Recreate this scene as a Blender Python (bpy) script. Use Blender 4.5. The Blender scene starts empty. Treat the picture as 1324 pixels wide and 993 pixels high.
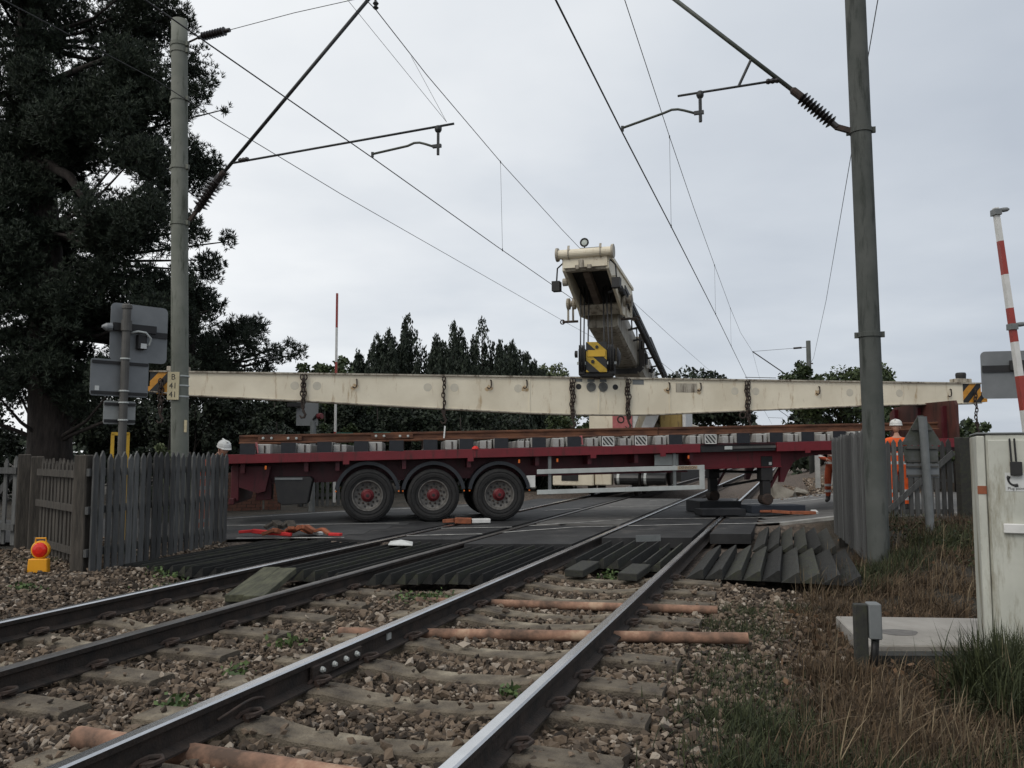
import bpy, bmesh, math, random
import numpy as np
from mathutils import Vector, Matrix
random.seed(7); RNG = np.random.default_rng(7)
SC = bpy.context.scene
COL = SC.collection
R = math.radians

# ------------------------------------------------------------------ camera
CAM_H = 1.33
cd = bpy.data.cameras.new('camera'); cam = bpy.data.objects.new('camera', cd); COL.objects.link(cam)
cd.sensor_width = 36; cd.lens = 1090/1324*36; cd.clip_start = .05; cd.clip_end = 3000
cam.location = (0, 0, CAM_H); cam.rotation_euler = (R(90+4.7984), 0, 0)
SC.camera = cam

# ------------------------------------------------------------------ sky and sun (overcast)
SUN_EL, SUN_ROT = 48, 215            # soft light from behind the left shoulder
w = bpy.data.worlds.new('World'); SC.world = w; w.use_nodes = True
nt = w.node_tree; N = nt.nodes; L = nt.links; N.clear()
def wn(t, **k):
    n = N.new(t)
    for a, v in k.items(): setattr(n, a, v)
    return n
out = wn('ShaderNodeOutputWorld'); bg1 = wn('ShaderNodeBackground'); bg2 = wn('ShaderNodeBackground'); mixb = wn('ShaderNodeMixShader')
sky = wn('ShaderNodeTexSky', sky_type='NISHITA', sun_disc=False, sun_elevation=R(SUN_EL), sun_rotation=R(SUN_ROT))
L.new(sky.outputs[0], bg1.inputs[0]); bg1.inputs[1].default_value = .08
tc = wn('ShaderNodeTexCoord'); sep = wn('ShaderNodeSeparateXYZ'); L.new(tc.outputs['Generated'], sep.inputs[0])
# cloud deck: direction projected on a flat layer, so clouds flatten towards the horizon
def wmath(op, a, b=None, clamp=False):
    m = wn('ShaderNodeMath', operation=op, use_clamp=clamp)
    for i, v in enumerate((a, b)):
        if v is None: continue
        if isinstance(v, (int, float)): m.inputs[i].default_value = v
        else: L.new(v, m.inputs[i])
    return m.outputs[0]
zz = wmath('ADD', wmath('MAXIMUM', sep.outputs[2], 0.), .14)
cx_ = wmath('DIVIDE', sep.outputs[0], zz); cy_ = wmath('DIVIDE', sep.outputs[1], zz)
comb = wn('ShaderNodeCombineXYZ'); L.new(cx_, comb.inputs[0]); L.new(cy_, comb.inputs[1])
nz = wn('ShaderNodeTexNoise'); nz.inputs['Scale'].default_value = 1.0; nz.inputs['Detail'].default_value = 5; nz.inputs['Roughness'].default_value = .5
L.new(comb.outputs[0], nz.inputs['Vector'])
# broad brightness: brighter cloud on the left, heavier on the right
side = wmath('ADD', wmath('MULTIPLY', sep.outputs[0], -.75), wmath('MULTIPLY', sep.outputs[2], .28))
val = wmath('ADD', wmath('ADD', side, .47), wmath('MULTIPLY', wmath('SUBTRACT', nz.outputs[0], .5), .85), True)
ramp = wn('ShaderNodeValToRGB'); L.new(val, ramp.inputs[0])
e = ramp.color_ramp.elements
e[0].position = .08; e[0].color = (.47, .515, .58, 1)
e[1].position = .92; e[1].color = (.91, .925, .935, 1)
k = ramp.color_ramp.elements.new(.45); k.color = (.625, .665, .715, 1)
L.new(ramp.outputs[0], bg2.inputs[0]); bg2.inputs[1].default_value = 1.02
mixb.inputs[0].default_value = .94
L.new(bg1.outputs[0], mixb.inputs[1]); L.new(bg2.outputs[0], mixb.inputs[2]); L.new(mixb.outputs[0], out.inputs[0])
sd = bpy.data.lights.new('sun', 'SUN'); sd.energy = .9; sd.angle = R(25); sd.color = (1, .94, .86)
sun = bpy.data.objects.new('sun', sd); COL.objects.link(sun)
sv = Vector((math.sin(R(SUN_ROT))*math.cos(R(SUN_EL)), math.cos(R(SUN_ROT))*math.cos(R(SUN_EL)), math.sin(R(SUN_EL))))
sun.rotation_euler = sv.to_track_quat('Z', 'Y').to_euler(); sun.location = sv*60
SC.view_settings.view_transform = 'Standard'; SC.view_settings.look = 'None'
SC.view_settings.exposure = .12; SC.view_settings.gamma = 1; SC.view_settings.use_curve_mapping = False
SC.cycles.max_bounces = 6; SC.cycles.transparent_max_bounces = 4

# ------------------------------------------------------------------ track frame
TH = R(18.17)
T_ = np.array([math.sin(TH), math.cos(TH)]); N_ = np.array([math.cos(TH), -math.sin(TH)])
def W(s, a, z=0.): p = T_*s + N_*a; return Vector((p[0], p[1], z))
def sa(X, Y): return X*T_[0]+Y*T_[1], X*N_[0]+Y*N_[1]

# ------------------------------------------------------------------ materials
MATS = {}
def mat(name, c1, c2=None, scale=6., rough=.7, metal=0., bump=0., bscale=None, c3=None, island=0., stretch=(1, 1, 1), spec=.5, lo=.35, hi=.65, detail=6):
    if name in MATS: return MATS[name]
    m = bpy.data.materials.new(name); m.use_nodes = True; t = m.node_tree; n = t.nodes; l = t.links
    b = n['Principled BSDF']; b.inputs['Roughness'].default_value = rough; b.inputs['Metallic'].default_value = metal
    b.inputs['Specular IOR Level'].default_value = spec
    c2 = c2 or tuple(x*.8 for x in c1)
    co = n.new('ShaderNodeTexCoord'); mp = n.new('ShaderNodeMapping'); l.new(co.outputs['Object'], mp.inputs[0]); mp.inputs['Scale'].default_value = stretch
    nz = n.new('ShaderNodeTexNoise'); nz.inputs['Scale'].default_value = scale; nz.inputs['Detail'].default_value = detail; nz.inputs['Roughness'].default_value = .6
    l.new(mp.outputs[0], nz.inputs['Vector'])
    r = n.new('ShaderNodeValToRGB'); r.color_ramp.elements[0].position = lo; r.color_ramp.elements[1].position = hi
    r.color_ramp.elements[0].color = (*c1, 1); r.color_ramp.elements[1].color = (*c2, 1)
    if c3: x = r.color_ramp.elements.new(hi+.09); x.color = (*c3, 1)
    src = nz.outputs[0]
    if island:
        g = n.new('ShaderNodeNewGeometry'); mx = n.new('ShaderNodeMath'); mx.operation = 'MULTIPLY'; mx.inputs[1].default_value = island
        l.new(g.outputs['Random Per Island'], mx.inputs[0])
        m2 = n.new('ShaderNodeMath'); m2.operation = 'MULTIPLY'; m2.inputs[1].default_value = 1-island; l.new(src, m2.inputs[0])
        ad = n.new('ShaderNodeMath'); ad.operation = 'ADD'; l.new(mx.outputs[0], ad.inputs[0]); l.new(m2.outputs[0], ad.inputs[1]); src = ad.outputs[0]
    l.new(src, r.inputs[0]); l.new(r.outputs[0], b.inputs['Base Color'])
    if bump:
        nb = n.new('ShaderNodeTexNoise'); nb.inputs['Scale'].default_value = bscale or scale*3; nb.inputs['Detail'].default_value = 5
        l.new(mp.outputs[0], nb.inputs['Vector'])
        bp = n.new('ShaderNodeBump'); bp.inputs['Strength'].default_value = bump; bp.inputs['Distance'].default_value = .02
        l.new(nb.outputs[0], bp.inputs['Height']); l.new(bp.outputs[0], b.inputs['Normal'])
    MATS[name] = m; return m

def stained(name, base, base2, stain, scale=1.2, amount=.6, rough=.55, streak=(6, 6, 1), metal=0., stain2=None):
    """paint with soft blotches and thin vertical rust / dirt streaks"""
    m = mat(name, base, base2, scale=scale, rough=rough, metal=metal, bump=.05, bscale=30)
    t = m.node_tree; n = t.nodes; l = t.links; b = n['Principled BSDF']
    cur = b.inputs['Base Color'].links[0].from_socket
    co = n.new('ShaderNodeTexCoord')
    for (st, sc, col, p0) in ((streak, 1.3, stain, amount), ((1, 1, 1), 7., stain2 or stain, .65)):
        mp = n.new('ShaderNodeMapping'); mp.inputs['Scale'].default_value = st; l.new(co.outputs['Object'], mp.inputs[0])
        nz = n.new('ShaderNodeTexNoise'); nz.inputs['Scale'].default_value = sc; nz.inputs['Detail'].default_value = 8; nz.inputs['Roughness'].default_value = .7
        l.new(mp.outputs[0], nz.inputs['Vector'])
        r = n.new('ShaderNodeValToRGB'); r.color_ramp.elements[0].position = p0; r.color_ramp.elements[1].position = p0+.13
        l.new(nz.outputs[0], r.inputs[0])
        mx = n.new('ShaderNodeMix'); mx.data_type = 'RGBA'; l.new(r.outputs[0], mx.inputs[0]); l.new(cur, mx.inputs[6]); mx.inputs[7].default_value = (*col, 1)
        cur = mx.outputs[2]
    l.new(cur, b.inputs['Base Color']); return m

def striped(name, c1, c2, period, ang, duty=.5, rough=.5):
    """diagonal hazard stripes in the object's x-z plane"""
    m = mat(name, c1, c1, rough=rough); t = m.node_tree; n = t.nodes; l = t.links; b = n['Principled BSDF']
    co = n.new('ShaderNodeTexCoord'); sp = n.new('ShaderNodeSeparateXYZ'); l.new(co.outputs['Object'], sp.inputs[0])
    def mm(op, a, v):
        x = n.new('ShaderNodeMath'); x.operation = op
        for i, q in enumerate((a, v)):
            if isinstance(q, (int, float)): x.inputs[i].default_value = q
            else: l.new(q, x.inputs[i])
        return x.outputs[0]
    d = mm('ADD', mm('MULTIPLY', sp.outputs[0], math.cos(ang)), mm('MULTIPLY', sp.outputs[2], math.sin(ang)))
    f = mm('GREATER_THAN', mm('FRACT', mm('DIVIDE', mm('ADD', d, 50.), period), 0), duty)
    nz = n.new('ShaderNodeTexNoise'); nz.inputs['Scale'].default_value = 12; nz.inputs['Detail'].default_value = 8
    l.new(co.outputs['Object'], nz.inputs['Vector'])
    mx = n.new('ShaderNodeMix'); mx.data_type = 'RGBA'; l.new(f, mx.inputs[0]); mx.inputs[6].default_value = (*c1, 1); mx.inputs[7].default_value = (*c2, 1)
    g = n.new('ShaderNodeMix'); g.data_type = 'RGBA'; g.blend_type = 'MULTIPLY'; g.inputs[0].default_value = .6
    l.new(mx.outputs[2], g.inputs[6]); l.new(nz.outputs[0], g.inputs[7]); l.new(g.outputs[2], b.inputs['Base Color'])
    return m

M_rust = mat('rail_side_rust', (.015, .012, .010), (.042, .029, .022), 7, .9, bump=.4, bscale=60)
M_steel = mat('polished_rail_top', (.58, .58, .58), (.78, .78, .78), 1.2, .26, metal=.95)
M_dull = mat('dull_rail_top', (.13, .12, .11), (.2, .19, .18), 4, .45, metal=.8)
M_sleeper = mat('weathered_concrete', (.065, .052, .040), (.19, .158, .115), 3.0, .95, bump=.9, bscale=60, c3=(.33, .285, .21), lo=.36, hi=.58, detail=12)
M_clip = mat('rusty_clip', (.022, .017, .014), (.05, .03, .022), 12, .8)
M_stone = mat('granite_ballast', (.024, .018, .013), (.19, .14, .098), 5, .95, island=.85, lo=.08, hi=.8, c3=(.33, .28, .225), bump=.35, bscale=50)
M_brownrail = mat('brown_rusted_rail', (.055, .022, .013), (.15, .062, .03), 4, .85, bump=.2, stretch=(.6, 2, 2))
M_cream = stained('cream_crane_paint', (.80, .73, .575), (.66, .59, .45), (.40, .28, .15), 1.1, .575, .5, stain2=(.23, .12, .06))
M_creamdk = stained('dirty_cream_paint', (.46, .42, .34), (.33, .295, .235), (.11, .085, .06), 1.6, .49, .55)
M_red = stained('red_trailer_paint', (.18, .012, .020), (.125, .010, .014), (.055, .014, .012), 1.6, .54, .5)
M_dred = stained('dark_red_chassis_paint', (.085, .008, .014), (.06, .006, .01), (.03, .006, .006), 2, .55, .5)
M_black = mat('black_steel', (.012, .012, .013), (.022, .021, .02), 5, .6)
M_rubber = mat('tyre_rubber', (.014, .014, .014), (.026, .025, .024), 8, .85, bump=.1)
M_tarp = mat('dark_end_paint', (.008, .010, .014), (.016, .018, .023), 9, .55)
M_navy = mat('mudguard_plastic', (.014, .017, .022), (.022, .025, .03), 6, .5)
M_galv = stained('galvanised_steel', (.50, .52, .50), (.40, .42, .40), (.22, .22, .19), 3, .6, .45, metal=.1)
M_rim = mat('wheel_rim_steel', (.17, .16, .145), (.09, .085, .078), 14, .6, metal=.3)
M_hub = mat('red_hub_paint', (.16, .012, .018), (.09, .01, .012), 9, .5)
M_conc = mat('bearer_concrete', (.33, .33, .315), (.44, .435, .41), 4, .9, bump=.25, bscale=50)
M_fence = mat('weathered_grey_timber', (.038, .038, .037), (.098, .099, .096), 4, .9, bump=.5, bscale=25, stretch=(6, 6, .7), c3=(.135, .136, .13), island=.4)
M_fencebr = mat('brown_old_timber', (.030, .026, .021), (.072, .062, .05), 4, .9, bump=.5, bscale=25, stretch=(6, 6, .7))
M_guard = mat('dark_guard_timber', (.012, .012, .011), (.036, .036, .031), 3, .9, bump=.5, bscale=30, stretch=(6, 1, 6), island=.4, c3=(.045, .048, .03))
M_plank = mat('mossy_plank', (.042, .042, .026), (.10, .10, .06), 3, .9, bump=.5, bscale=22, stretch=(8, 1, 8))
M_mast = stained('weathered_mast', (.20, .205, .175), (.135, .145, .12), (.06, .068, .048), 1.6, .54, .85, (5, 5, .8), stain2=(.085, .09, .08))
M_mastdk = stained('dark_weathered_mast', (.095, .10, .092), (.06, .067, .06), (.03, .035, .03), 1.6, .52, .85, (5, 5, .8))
M_tube = mat('cantilever_tube', (.025, .027, .028), (.05, .052, .052), 5, .5, metal=.3)
M_greentube = mat('greenish_cantilever_tube', (.05, .058, .046), (.085, .092, .075), 6, .55)
M_wire = mat('wire_dark', (.02, .02, .02), (.03, .03, .03), 5, .5)
M_porc = mat('brown_porcelain', (.016, .013, .013), (.028, .023, .022), 6, .3)
M_rubberdeck = mat('black_crossing_rubber', (.010, .010, .011), (.030, .030, .030), 1.6, .7, bump=.2, bscale=60, c3=(.075, .07, .064), detail=12, hi=.6)
M_asphalt = mat('road_asphalt', (.024, .025, .026), (.052, .052, .052), 1.3, .82, bump=.3, bscale=140)
M_lightasph = mat('worn_grey_asphalt', (.10, .097, .092), (.15, .145, .135), 2.5, .9, bump=.3, bscale=140)
M_paintw = mat('worn_white_road_paint', (.2, .2, .19), (.5, .49, .46), 5, .8)
M_orangepipe = mat('faded_orange_duct', (.095, .06, .042), (.31, .175, .115), 4, .85, c3=(.45, .31, .21), bump=.2, bscale=40, stretch=(1, 1, 1), lo=.40, hi=.58, detail=10)
M_signback = mat('grey_sign_back', (.17, .18, .185), (.21, .22, .225), 3, .5, metal=.2)
M_signpole = mat('grey_brown_pole', (.065, .062, .056), (.09, .086, .078), 5, .6)
M_yellow = stained('yellow_paint', (.62, .38, .03), (.5, .3, .03), (.2, .12, .04), 3, .6, .5)
M_cabyel = stained('faded_cab_yellow', (.36, .25, .08), (.28, .19, .06), (.14, .09, .04), 3, .55, .6)
M_boom = stained('grimy_boom_paint', (.40, .37, .30), (.27, .245, .20), (.08, .065, .05), 1.4, .5, .6)
M_bulkdk = mat('rusty_dark_steel', (.07, .05, .038), (.13, .10, .075), 5, .8)
M_lampy = mat('yellow_plastic', (.80, .36, .01), (.72, .3, .01), 4, .4)
M_lampr = mat('red_lens', (.75, .03, .015), (.6, .02, .012), 30, .15)
M_white = mat('white_paint', (.72, .71, .68), (.6, .6, .57), 6, .45)
M_redpaint = mat('red_reflective_paint', (.36, .05, .035), (.28, .04, .03), 6, .45)
M_hiviz = mat('orange_hi_vis_cloth', (.86, .13, .02), (.70, .09, .015), 6, .85, bump=.5, bscale=14)
M_hivizdirty = mat('dirty_orange_cloth', (.42, .075, .025), (.28, .05, .02), 5, .9, bump=.5, bscale=14)
M_reflect = mat('reflective_silver_band', (.55, .56, .55), (.45, .46, .45), 9, .4)
M_skin = mat('skin', (.46, .25, .17), (.40, .21, .145), 8, .6)
M_boot = mat('black_boot', (.02, .018, .016), (.03, .027, .024), 8, .7)
M_cab = stained('cream_cabinet_paint', (.56, .56, .49), (.44, .445, .385), (.24, .215, .15), 2.0, .50, .5, (4, 4, .7), stain2=(.13, .10, .07))
M_paper = mat('white_sticker', (.62, .63, .61), (.55, .56, .54), 9, .5)
M_ink = mat('black_ink', (.02, .02, .02), (.02, .02, .02), 4, .6)
M_brick = mat('red_brick', (.11, .05, .035), (.17, .08, .055), 5, .9, bump=.3)
M_bark = mat('pine_bark', (.014, .011, .009), (.042, .033, .028), 5, .95, bump=.9, bscale=14, stretch=(3, 3, .6))
M_pine = mat('pine_needles', (.006, .012, .008), (.034, .050, .026), .9, .75, island=.55, lo=.2, hi=.8)
M_cyp = mat('cypress_leaf', (.006, .012, .008), (.030, .044, .024), .6, .75, island=.6, lo=.2, hi=.8)
M_decid = mat('green_leaf', (.018, .032, .010), (.06, .085, .026), .7, .7, island=.6, lo=.2, hi=.8, c3=(.12, .105, .03))
M_pale = mat('pale_green_leaf', (.055, .075, .032), (.12, .14, .062), .9, .7, island=.6, lo=.2, hi=.8)
M_dark = mat('dark_hedge_leaf', (.006, .011, .006), (.024, .038, .016), .8, .75, island=.6, lo=.2, hi=.8)
M_drygrass = mat('dead_grass', (.024, .016, .009), (.155, .105, .06), 1.3, .9, island=.6, lo=.15, hi=.85)
M_grass = mat('green_grass_blade', (.012, .019, .006), (.06, .07, .024), 1.4, .8, island=.6, lo=.2, hi=.85, c3=(.10, .085, .035))
M_weed = mat('weed_leaf', (.03, .06, .016), (.085, .13, .035), 3, .7, island=.6, lo=.2, hi=.8)
M_slab = mat('pale_concrete_slab', (.24, .225, .20), (.33, .31, .28), 2.5, .95, bump=.3, bscale=70)
M_greybox = mat('grey_box_paint', (.13, .14, .14), (.18, .19, .19), 6, .6)
M_pink = mat('pink_tape', (.48, .15, .15), (.38, .10, .10), 7, .5)
M_strap = mat('orange_brown_strap', (.33, .10, .045), (.17, .06, .03), 8, .85)
M_redcloth = mat('red_cloth', (.62, .03, .03), (.45, .02, .02), 6, .8)
M_teal = mat('teal_paint', (.10, .33, .27), (.08, .26, .22), 8, .6)
M_amber = mat('amber_reflector', (.7, .17, .02), (.6, .12, .02), 8, .3)
M_boulder = mat('pale_boulder', (.16, .145, .12), (.30, .28, .24), 2, .95, bump=.6, bscale=8)
M_bulk = stained('rusty_red_bulkhead', (.10, .028, .020), (.06, .022, .016), (.03, .014, .011), 1.4, .5, .7)
M_hazard = striped('hazard_stripes', (.75, .33, .03), (.02, .02, .02), .26, R(-42))
M_hook = striped('hook_block_stripes', (.62, .40, .03), (.02, .02, .02), .30, R(48))
M_glass = mat('lamp_glass', (.55, .6, .56), (.5, .55, .5), 5, .1)
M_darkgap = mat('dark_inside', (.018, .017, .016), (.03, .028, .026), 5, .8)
M_greycan = mat('dusty_black_tank', (.018, .019, .02), (.03, .03, .03), 5, .4)

# ------------------------------------------------------------------ mesh helpers
class MB:
    def __init__(s): s.v = []; s.f = []; s.m = []; s.k = 0
    def mi(s, k): s.k = k; return s
    def add(s, vs, fs):
        o = len(s.v); s.v += [tuple(q) for q in vs]; s.f += [tuple(i+o for i in q) for q in fs]; s.m += [s.k]*len(fs)
        return s
    def box(s, x0, x1, y0, y1, z0, z1):
        return s.add([(x0, y0, z0), (x1, y0, z0), (x1, y1, z0), (x0, y1, z0), (x0, y0, z1), (x1, y0, z1), (x1, y1, z1), (x0, y1, z1)],
                     [(0, 3, 2, 1), (4, 5, 6, 7), (0, 1, 5, 4), (1, 2, 6, 5), (2, 3, 7, 6), (3, 0, 4, 7)])
    def bar(s, a, b, w_, h, up=(0, 0, 1), w2=None, h2=None):
        a = Vector(a); b = Vector(b); d = (b-a).normalized(); up = Vector(up)
        if abs(d.dot(up)) > .98: up = Vector((0, 1, 0))
        x = d.cross(up).normalized(); y = x.cross(d)
        w2 = w_ if w2 is None else w2; h2 = h if h2 is None else h2
        vs = [p+x*(i*ww/2)+y*(j*hh/2) for p, ww, hh in ((a, w_, h), (b, w2, h2)) for i, j in ((-1, -1), (1, -1), (1, 1), (-1, 1))]
        return s.add(vs, [(0, 1, 2, 3), (7, 6, 5, 4), (0, 4, 5, 1), (1, 5, 6, 2), (2, 6, 7, 3), (3, 7, 4, 0)])
    def tube(s, pts, r, n=8, cap=True):
        pts = [Vector(p) for p in pts]; rs = r if isinstance(r, (list, tuple)) else [r]*len(pts)
        vs = []; fs = []; x = None
        for i, p in enumerate(pts):
            d = (pts[min(i+1, len(pts)-1)]-pts[max(i-1, 0)])
            d = d.normalized() if d.length > 1e-9 else Vector((0, 0, 1))
            if x is None: x = d.orthogonal().normalized()
            else:
                x = x-d*x.dot(d); x = x.normalized() if x.length > 1e-6 else d.orthogonal().normalized()
            y = d.cross(x)
            vs += [p+(x*math.cos(q)+y*math.sin(q))*rs[i] for q in (2*math.pi*j/n for j in range(n))]
        for i in range(len(pts)-1):
            for j in range(n):
                fs.append((i*n+j, i*n+(j+1) % n, (i+1)*n+(j+1) % n, (i+1)*n+j))
        if cap: fs += [tuple(range(n-1, -1, -1)), tuple(range((len(pts)-1)*n, len(pts)*n))]
        return s.add(vs, fs)
    def lathe(s, c, ax, prof, n=24, cap=True):
        """prof: list of (radius, height along ax)"""
        c = Vector(c); ax = Vector(ax).normalized(); x = ax.orthogonal().normalized(); y = ax.cross(x); vs = []; fs = []
        for r, h in prof:
            vs += [c+ax*h+(x*math.cos(q)+y*math.sin(q))*max(r, 1e-4) for q in (2*math.pi*j/n for j in range(n))]
        for i in range(len(prof)-1):
            for j in range(n): fs.append((i*n+j, i*n+(j+1) % n, (i+1)*n+(j+1) % n, (i+1)*n+j))
        if cap: fs += [tuple(range(n-1, -1, -1)), tuple(range((len(prof)-1)*n, len(prof)*n))]
        return s.add(vs, fs)
    def prism(s, poly, fn, h0, h1):
        """poly: 2-D outline; fn(u, v, h) -> 3-D point"""
        n = len(poly); vs = [fn(a, b, h0) for a, b in poly]+[fn(a, b, h1) for a, b in poly]
        return s.add(vs, [tuple(range(n-1, -1, -1)), tuple(range(n, 2*n))]+[(i, (i+1) % n, n+(i+1) % n, n+i) for i in range(n)])
    def shear(s, kx): s.v = [(x, y, z+kx*x) for x, y, z in s.v]; return s
    def xf(s, m): s.v = [tuple(m @ Vector(q)) for q in s.v]; return s
    def build(s, name, mats, parent=None, smooth=False, bevel=0., base=True, recalc=True):
        me = bpy.data.meshes.new(name); off = Vector((0, 0, 0))
        if parent is None and base:
            a = np.array(s.v); off = Vector(((a[:, 0].min()+a[:, 0].max())/2, (a[:, 1].min()+a[:, 1].max())/2, a[:, 2].min()))
        me.from_pydata([tuple(Vector(q)-off) for q in s.v], [], s.f)
        for q in (mats if isinstance(mats, (list, tuple)) else [mats]): me.materials.append(q)
        me.polygons.foreach_set('material_index', s.m)
        if recalc:
            b = bmesh.new(); b.from_mesh(me); bmesh.ops.recalc_face_normals(b, faces=b.faces[:])
            if bevel: bmesh.ops.bevel(b, geom=b.edges[:], offset=bevel, segments=1, affect='EDGES', clamp_overlap=True)
            b.to_mesh(me); b.free()
        if smooth: me.polygons.foreach_set('use_smooth', [True]*len(me.polygons))
        o = bpy.data.objects.new(name, me); COL.objects.link(o); o.location = off
        if parent is not None: o.parent = parent
        return o
def tag(o, label, cat, group=None, kind=None):
    if label: o['label'] = label
    if cat: o['category'] = cat
    if group: o['group'] = group
    if kind: o['kind'] = kind
    return o
def thing(name, label, cat, loc=(0, 0, 0), rz=0., group=None):
    o = bpy.data.objects.new(name, None); COL.objects.link(o); o.location = loc; o.rotation_euler = (0, 0, rz); o.empty_display_size = .2
    return tag(o, label, cat, group)
def copy_tree(o, parent=None):
    c = o.copy(); COL.objects.link(c)
    if parent is not None: c.parent = parent
    for ch in list(o.children): copy_tree(ch, c)
    return c
def npmesh(name, V, F, mats, parent=None, flat=True, base=True):
    """numpy mesh of faces with a constant vertex count"""
    V = np.asarray(V, np.float32); F = np.asarray(F, np.int32); off = np.zeros(3)
    if parent is None and base: off = np.array([(V[:, 0].min()+V[:, 0].max())/2, (V[:, 1].min()+V[:, 1].max())/2, V[:, 2].min()])
    me = bpy.data.meshes.new(name); me.vertices.add(len(V)); me.vertices.foreach_set('co', (V-off).astype(np.float32).ravel())
    k = F.shape[1]; me.loops.add(F.size); me.loops.foreach_set('vertex_index', F.ravel()); me.polygons.add(len(F))
    me.polygons.foreach_set('loop_start', np.arange(0, F.size, k, dtype=np.int32)); me.polygons.foreach_set('loop_total', np.full(len(F), k, np.int32))
    me.polygons.foreach_set('use_smooth', np.full(len(F), not flat))
    me.update(calc_edges=True); me.validate()
    for q in (mats if isinstance(mats, (list, tuple)) else [mats]): me.materials.append(q)
    o = bpy.data.objects.new(name, me); COL.objects.link(o); o.location = off
    if parent is not None: o.parent = parent
    return o
def text_mesh(name, body, size, loc, rot, m, parent=None, depth=.002, align='CENTER'):
    c = bpy.data.curves.new(name, 'FONT'); c.body = body; c.size = size; c.align_x = align; c.align_y = 'CENTER'; c.extrude = depth
    t = bpy.data.objects.new(name, c); COL.objects.link(t)
    dg = bpy.context.evaluated_depsgraph_get(); me = bpy.data.meshes.new_from_object(t.evaluated_get(dg))
    bpy.data.objects.remove(t); bpy.data.curves.remove(c)
    me.materials.clear(); me.materials.append(m)
    o = bpy.data.objects.new(name, me); COL.objects.link(o); o.location = loc; o.rotation_euler = rot
    if parent is not None: o.parent = parent
    return o
ORD = ['first', 'second', 'third', 'fourth', 'fifth', 'sixth', 'seventh', 'eighth', 'ninth', 'tenth', 'eleventh', 'twelfth', 'thirteenth', 'fourteenth', 'fifteenth', 'sixteenth', 'seventeenth', 'eighteenth', 'nineteenth', 'twentieth', 'twenty-first', 'twenty-second', 'twenty-third', 'twenty-fourth']
def sstep(a, b, x): q = np.clip((x-a)/(b-a), 0, 1); return q*q*(3-2*q)

# ------------------------------------------------------------------ ground
def rise(a): return .15*sstep(-.6, 1.4, a)
NEAR = [(-400, -25), (-25, 10.6), (-4.5, 13.45), (-2., 13.9), (1.14, 15.6), (4.6, 16.45), (6.4, 16.75), (12, 18.2), (40, 25), (400, 105)]
FAR = [(-400, -12), (-25, 14.6), (-6.1, 18.3), (-4.1, 20.4), (1.9, 25.9), (8.4, 25.9), (14, 27.2), (40, 34), (400, 120)]
def poly_y(P, X): return np.interp(X, [p[0] for p in P], [p[1] for p in P])
def ground_z(X, Y):
    X = np.asarray(X, float); Y = np.asarray(Y, float); s, a = sa(X, Y)
    z = np.full(X.shape, -.262)
    z = z-.06*sstep(-.75, .3, a)                                   # right-hand cess
    z = z+.15*sstep(-6.6, -8., a)                                  # left-hand cess
    z = np.where(a < -6.3, -.262+.165*sstep(-6.6, -7.8, a), z)
    bank = sstep(8.2, 12.5, Y)*sstep(.4, 1.8, a)
    z = z*(1-bank)+.12*bank
    lf = sstep(-8., -9., a); z = z*(1-lf)+(-.06)*lf
    far = sstep(24, 28, Y)
    z = np.where((Y > 24) & (a > .6), .1+1.3*sstep(.8, 4.5, a)*far, z)
    z = np.where((Y > 24) & (a < -8.5), -.02, z)
    on = (Y > poly_y(NEAR, X)-.5) & (Y < poly_y(FAR, X)+.5)
    z = np.where(on, rise(a)-.05, z)
    return z
def axis(lo, hi, step, far, n=26):
    c = np.arange(lo, hi+1e-6, step); g = np.geomspace(step, far, n)
    return np.concatenate([(lo-np.cumsum(g)[::-1]), c, hi+np.cumsum(g)])
gx = axis(-13, 13, .2, 260); gy = axis(-1, 34, .2, 260)
GX, GY = np.meshgrid(gx, gy); GZ = ground_z(GX, GY)
near = (np.abs(GX) < 14) & (GY < 35)
GZ = GZ+np.where(near, RNG.normal(0, .008, GX.shape), 0)
nx, ny = len(gx), len(gy); idx = np.arange(nx*ny).reshape(ny, nx)
F = np.stack([idx[:-1, :-1], idx[:-1, 1:], idx[1:, 1:], idx[1:, :-1]], -1).reshape(-1, 4)
mg = bpy.data.materials.new('ground_surface'); mg.use_nodes = True
t = mg.node_tree; n = t.nodes; l = t.links; b = n['Principled BSDF']; b.inputs['Roughness'].default_value = .95
geo = n.new('ShaderNodeNewGeometry'); at = n.new('ShaderNodeAttribute'); at.attribute_name = 'stony'
vo = n.new('ShaderNodeTexVoronoi'); vo.inputs['Scale'].default_value = 19; l.new(geo.outputs['Position'], vo.inputs['Vector'])
r1 = n.new('ShaderNodeValToRGB'); l.new(vo.outputs['Color'], r1.inputs[0]); q = r1.color_ramp.elements; q[0].color = (.03, .023, .018, 1); q[1].color = (.17, .13, .10, 1)
nd = n.new('ShaderNodeTexNoise'); nd.inputs['Scale'].default_value = 1.7; nd.inputs['Detail'].default_value = 9; nd.inputs['Roughness'].default_value = .7; l.new(geo.outputs['Position'], nd.inputs['Vector'])
r2 = n.new('ShaderNodeValToRGB'); l.new(nd.outputs[0], r2.inputs[0]); q = r2.color_ramp.elements; q[0].position = .35; q[0].color = (.018, .016, .010, 1); q[1].position = .66; q[1].color = (.055, .040, .027, 1)
q = r2.color_ramp.elements.new(.5); q.color = (.032, .026, .017, 1)
mx = n.new('ShaderNodeMix'); mx.data_type = 'RGBA'; l.new(at.outputs['Fac'], mx.inputs[0]); l.new(r2.outputs[0], mx.inputs[6]); l.new(r1.outputs[0], mx.inputs[7]); l.new(mx.outputs[2], b.inputs['Base Color'])
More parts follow.
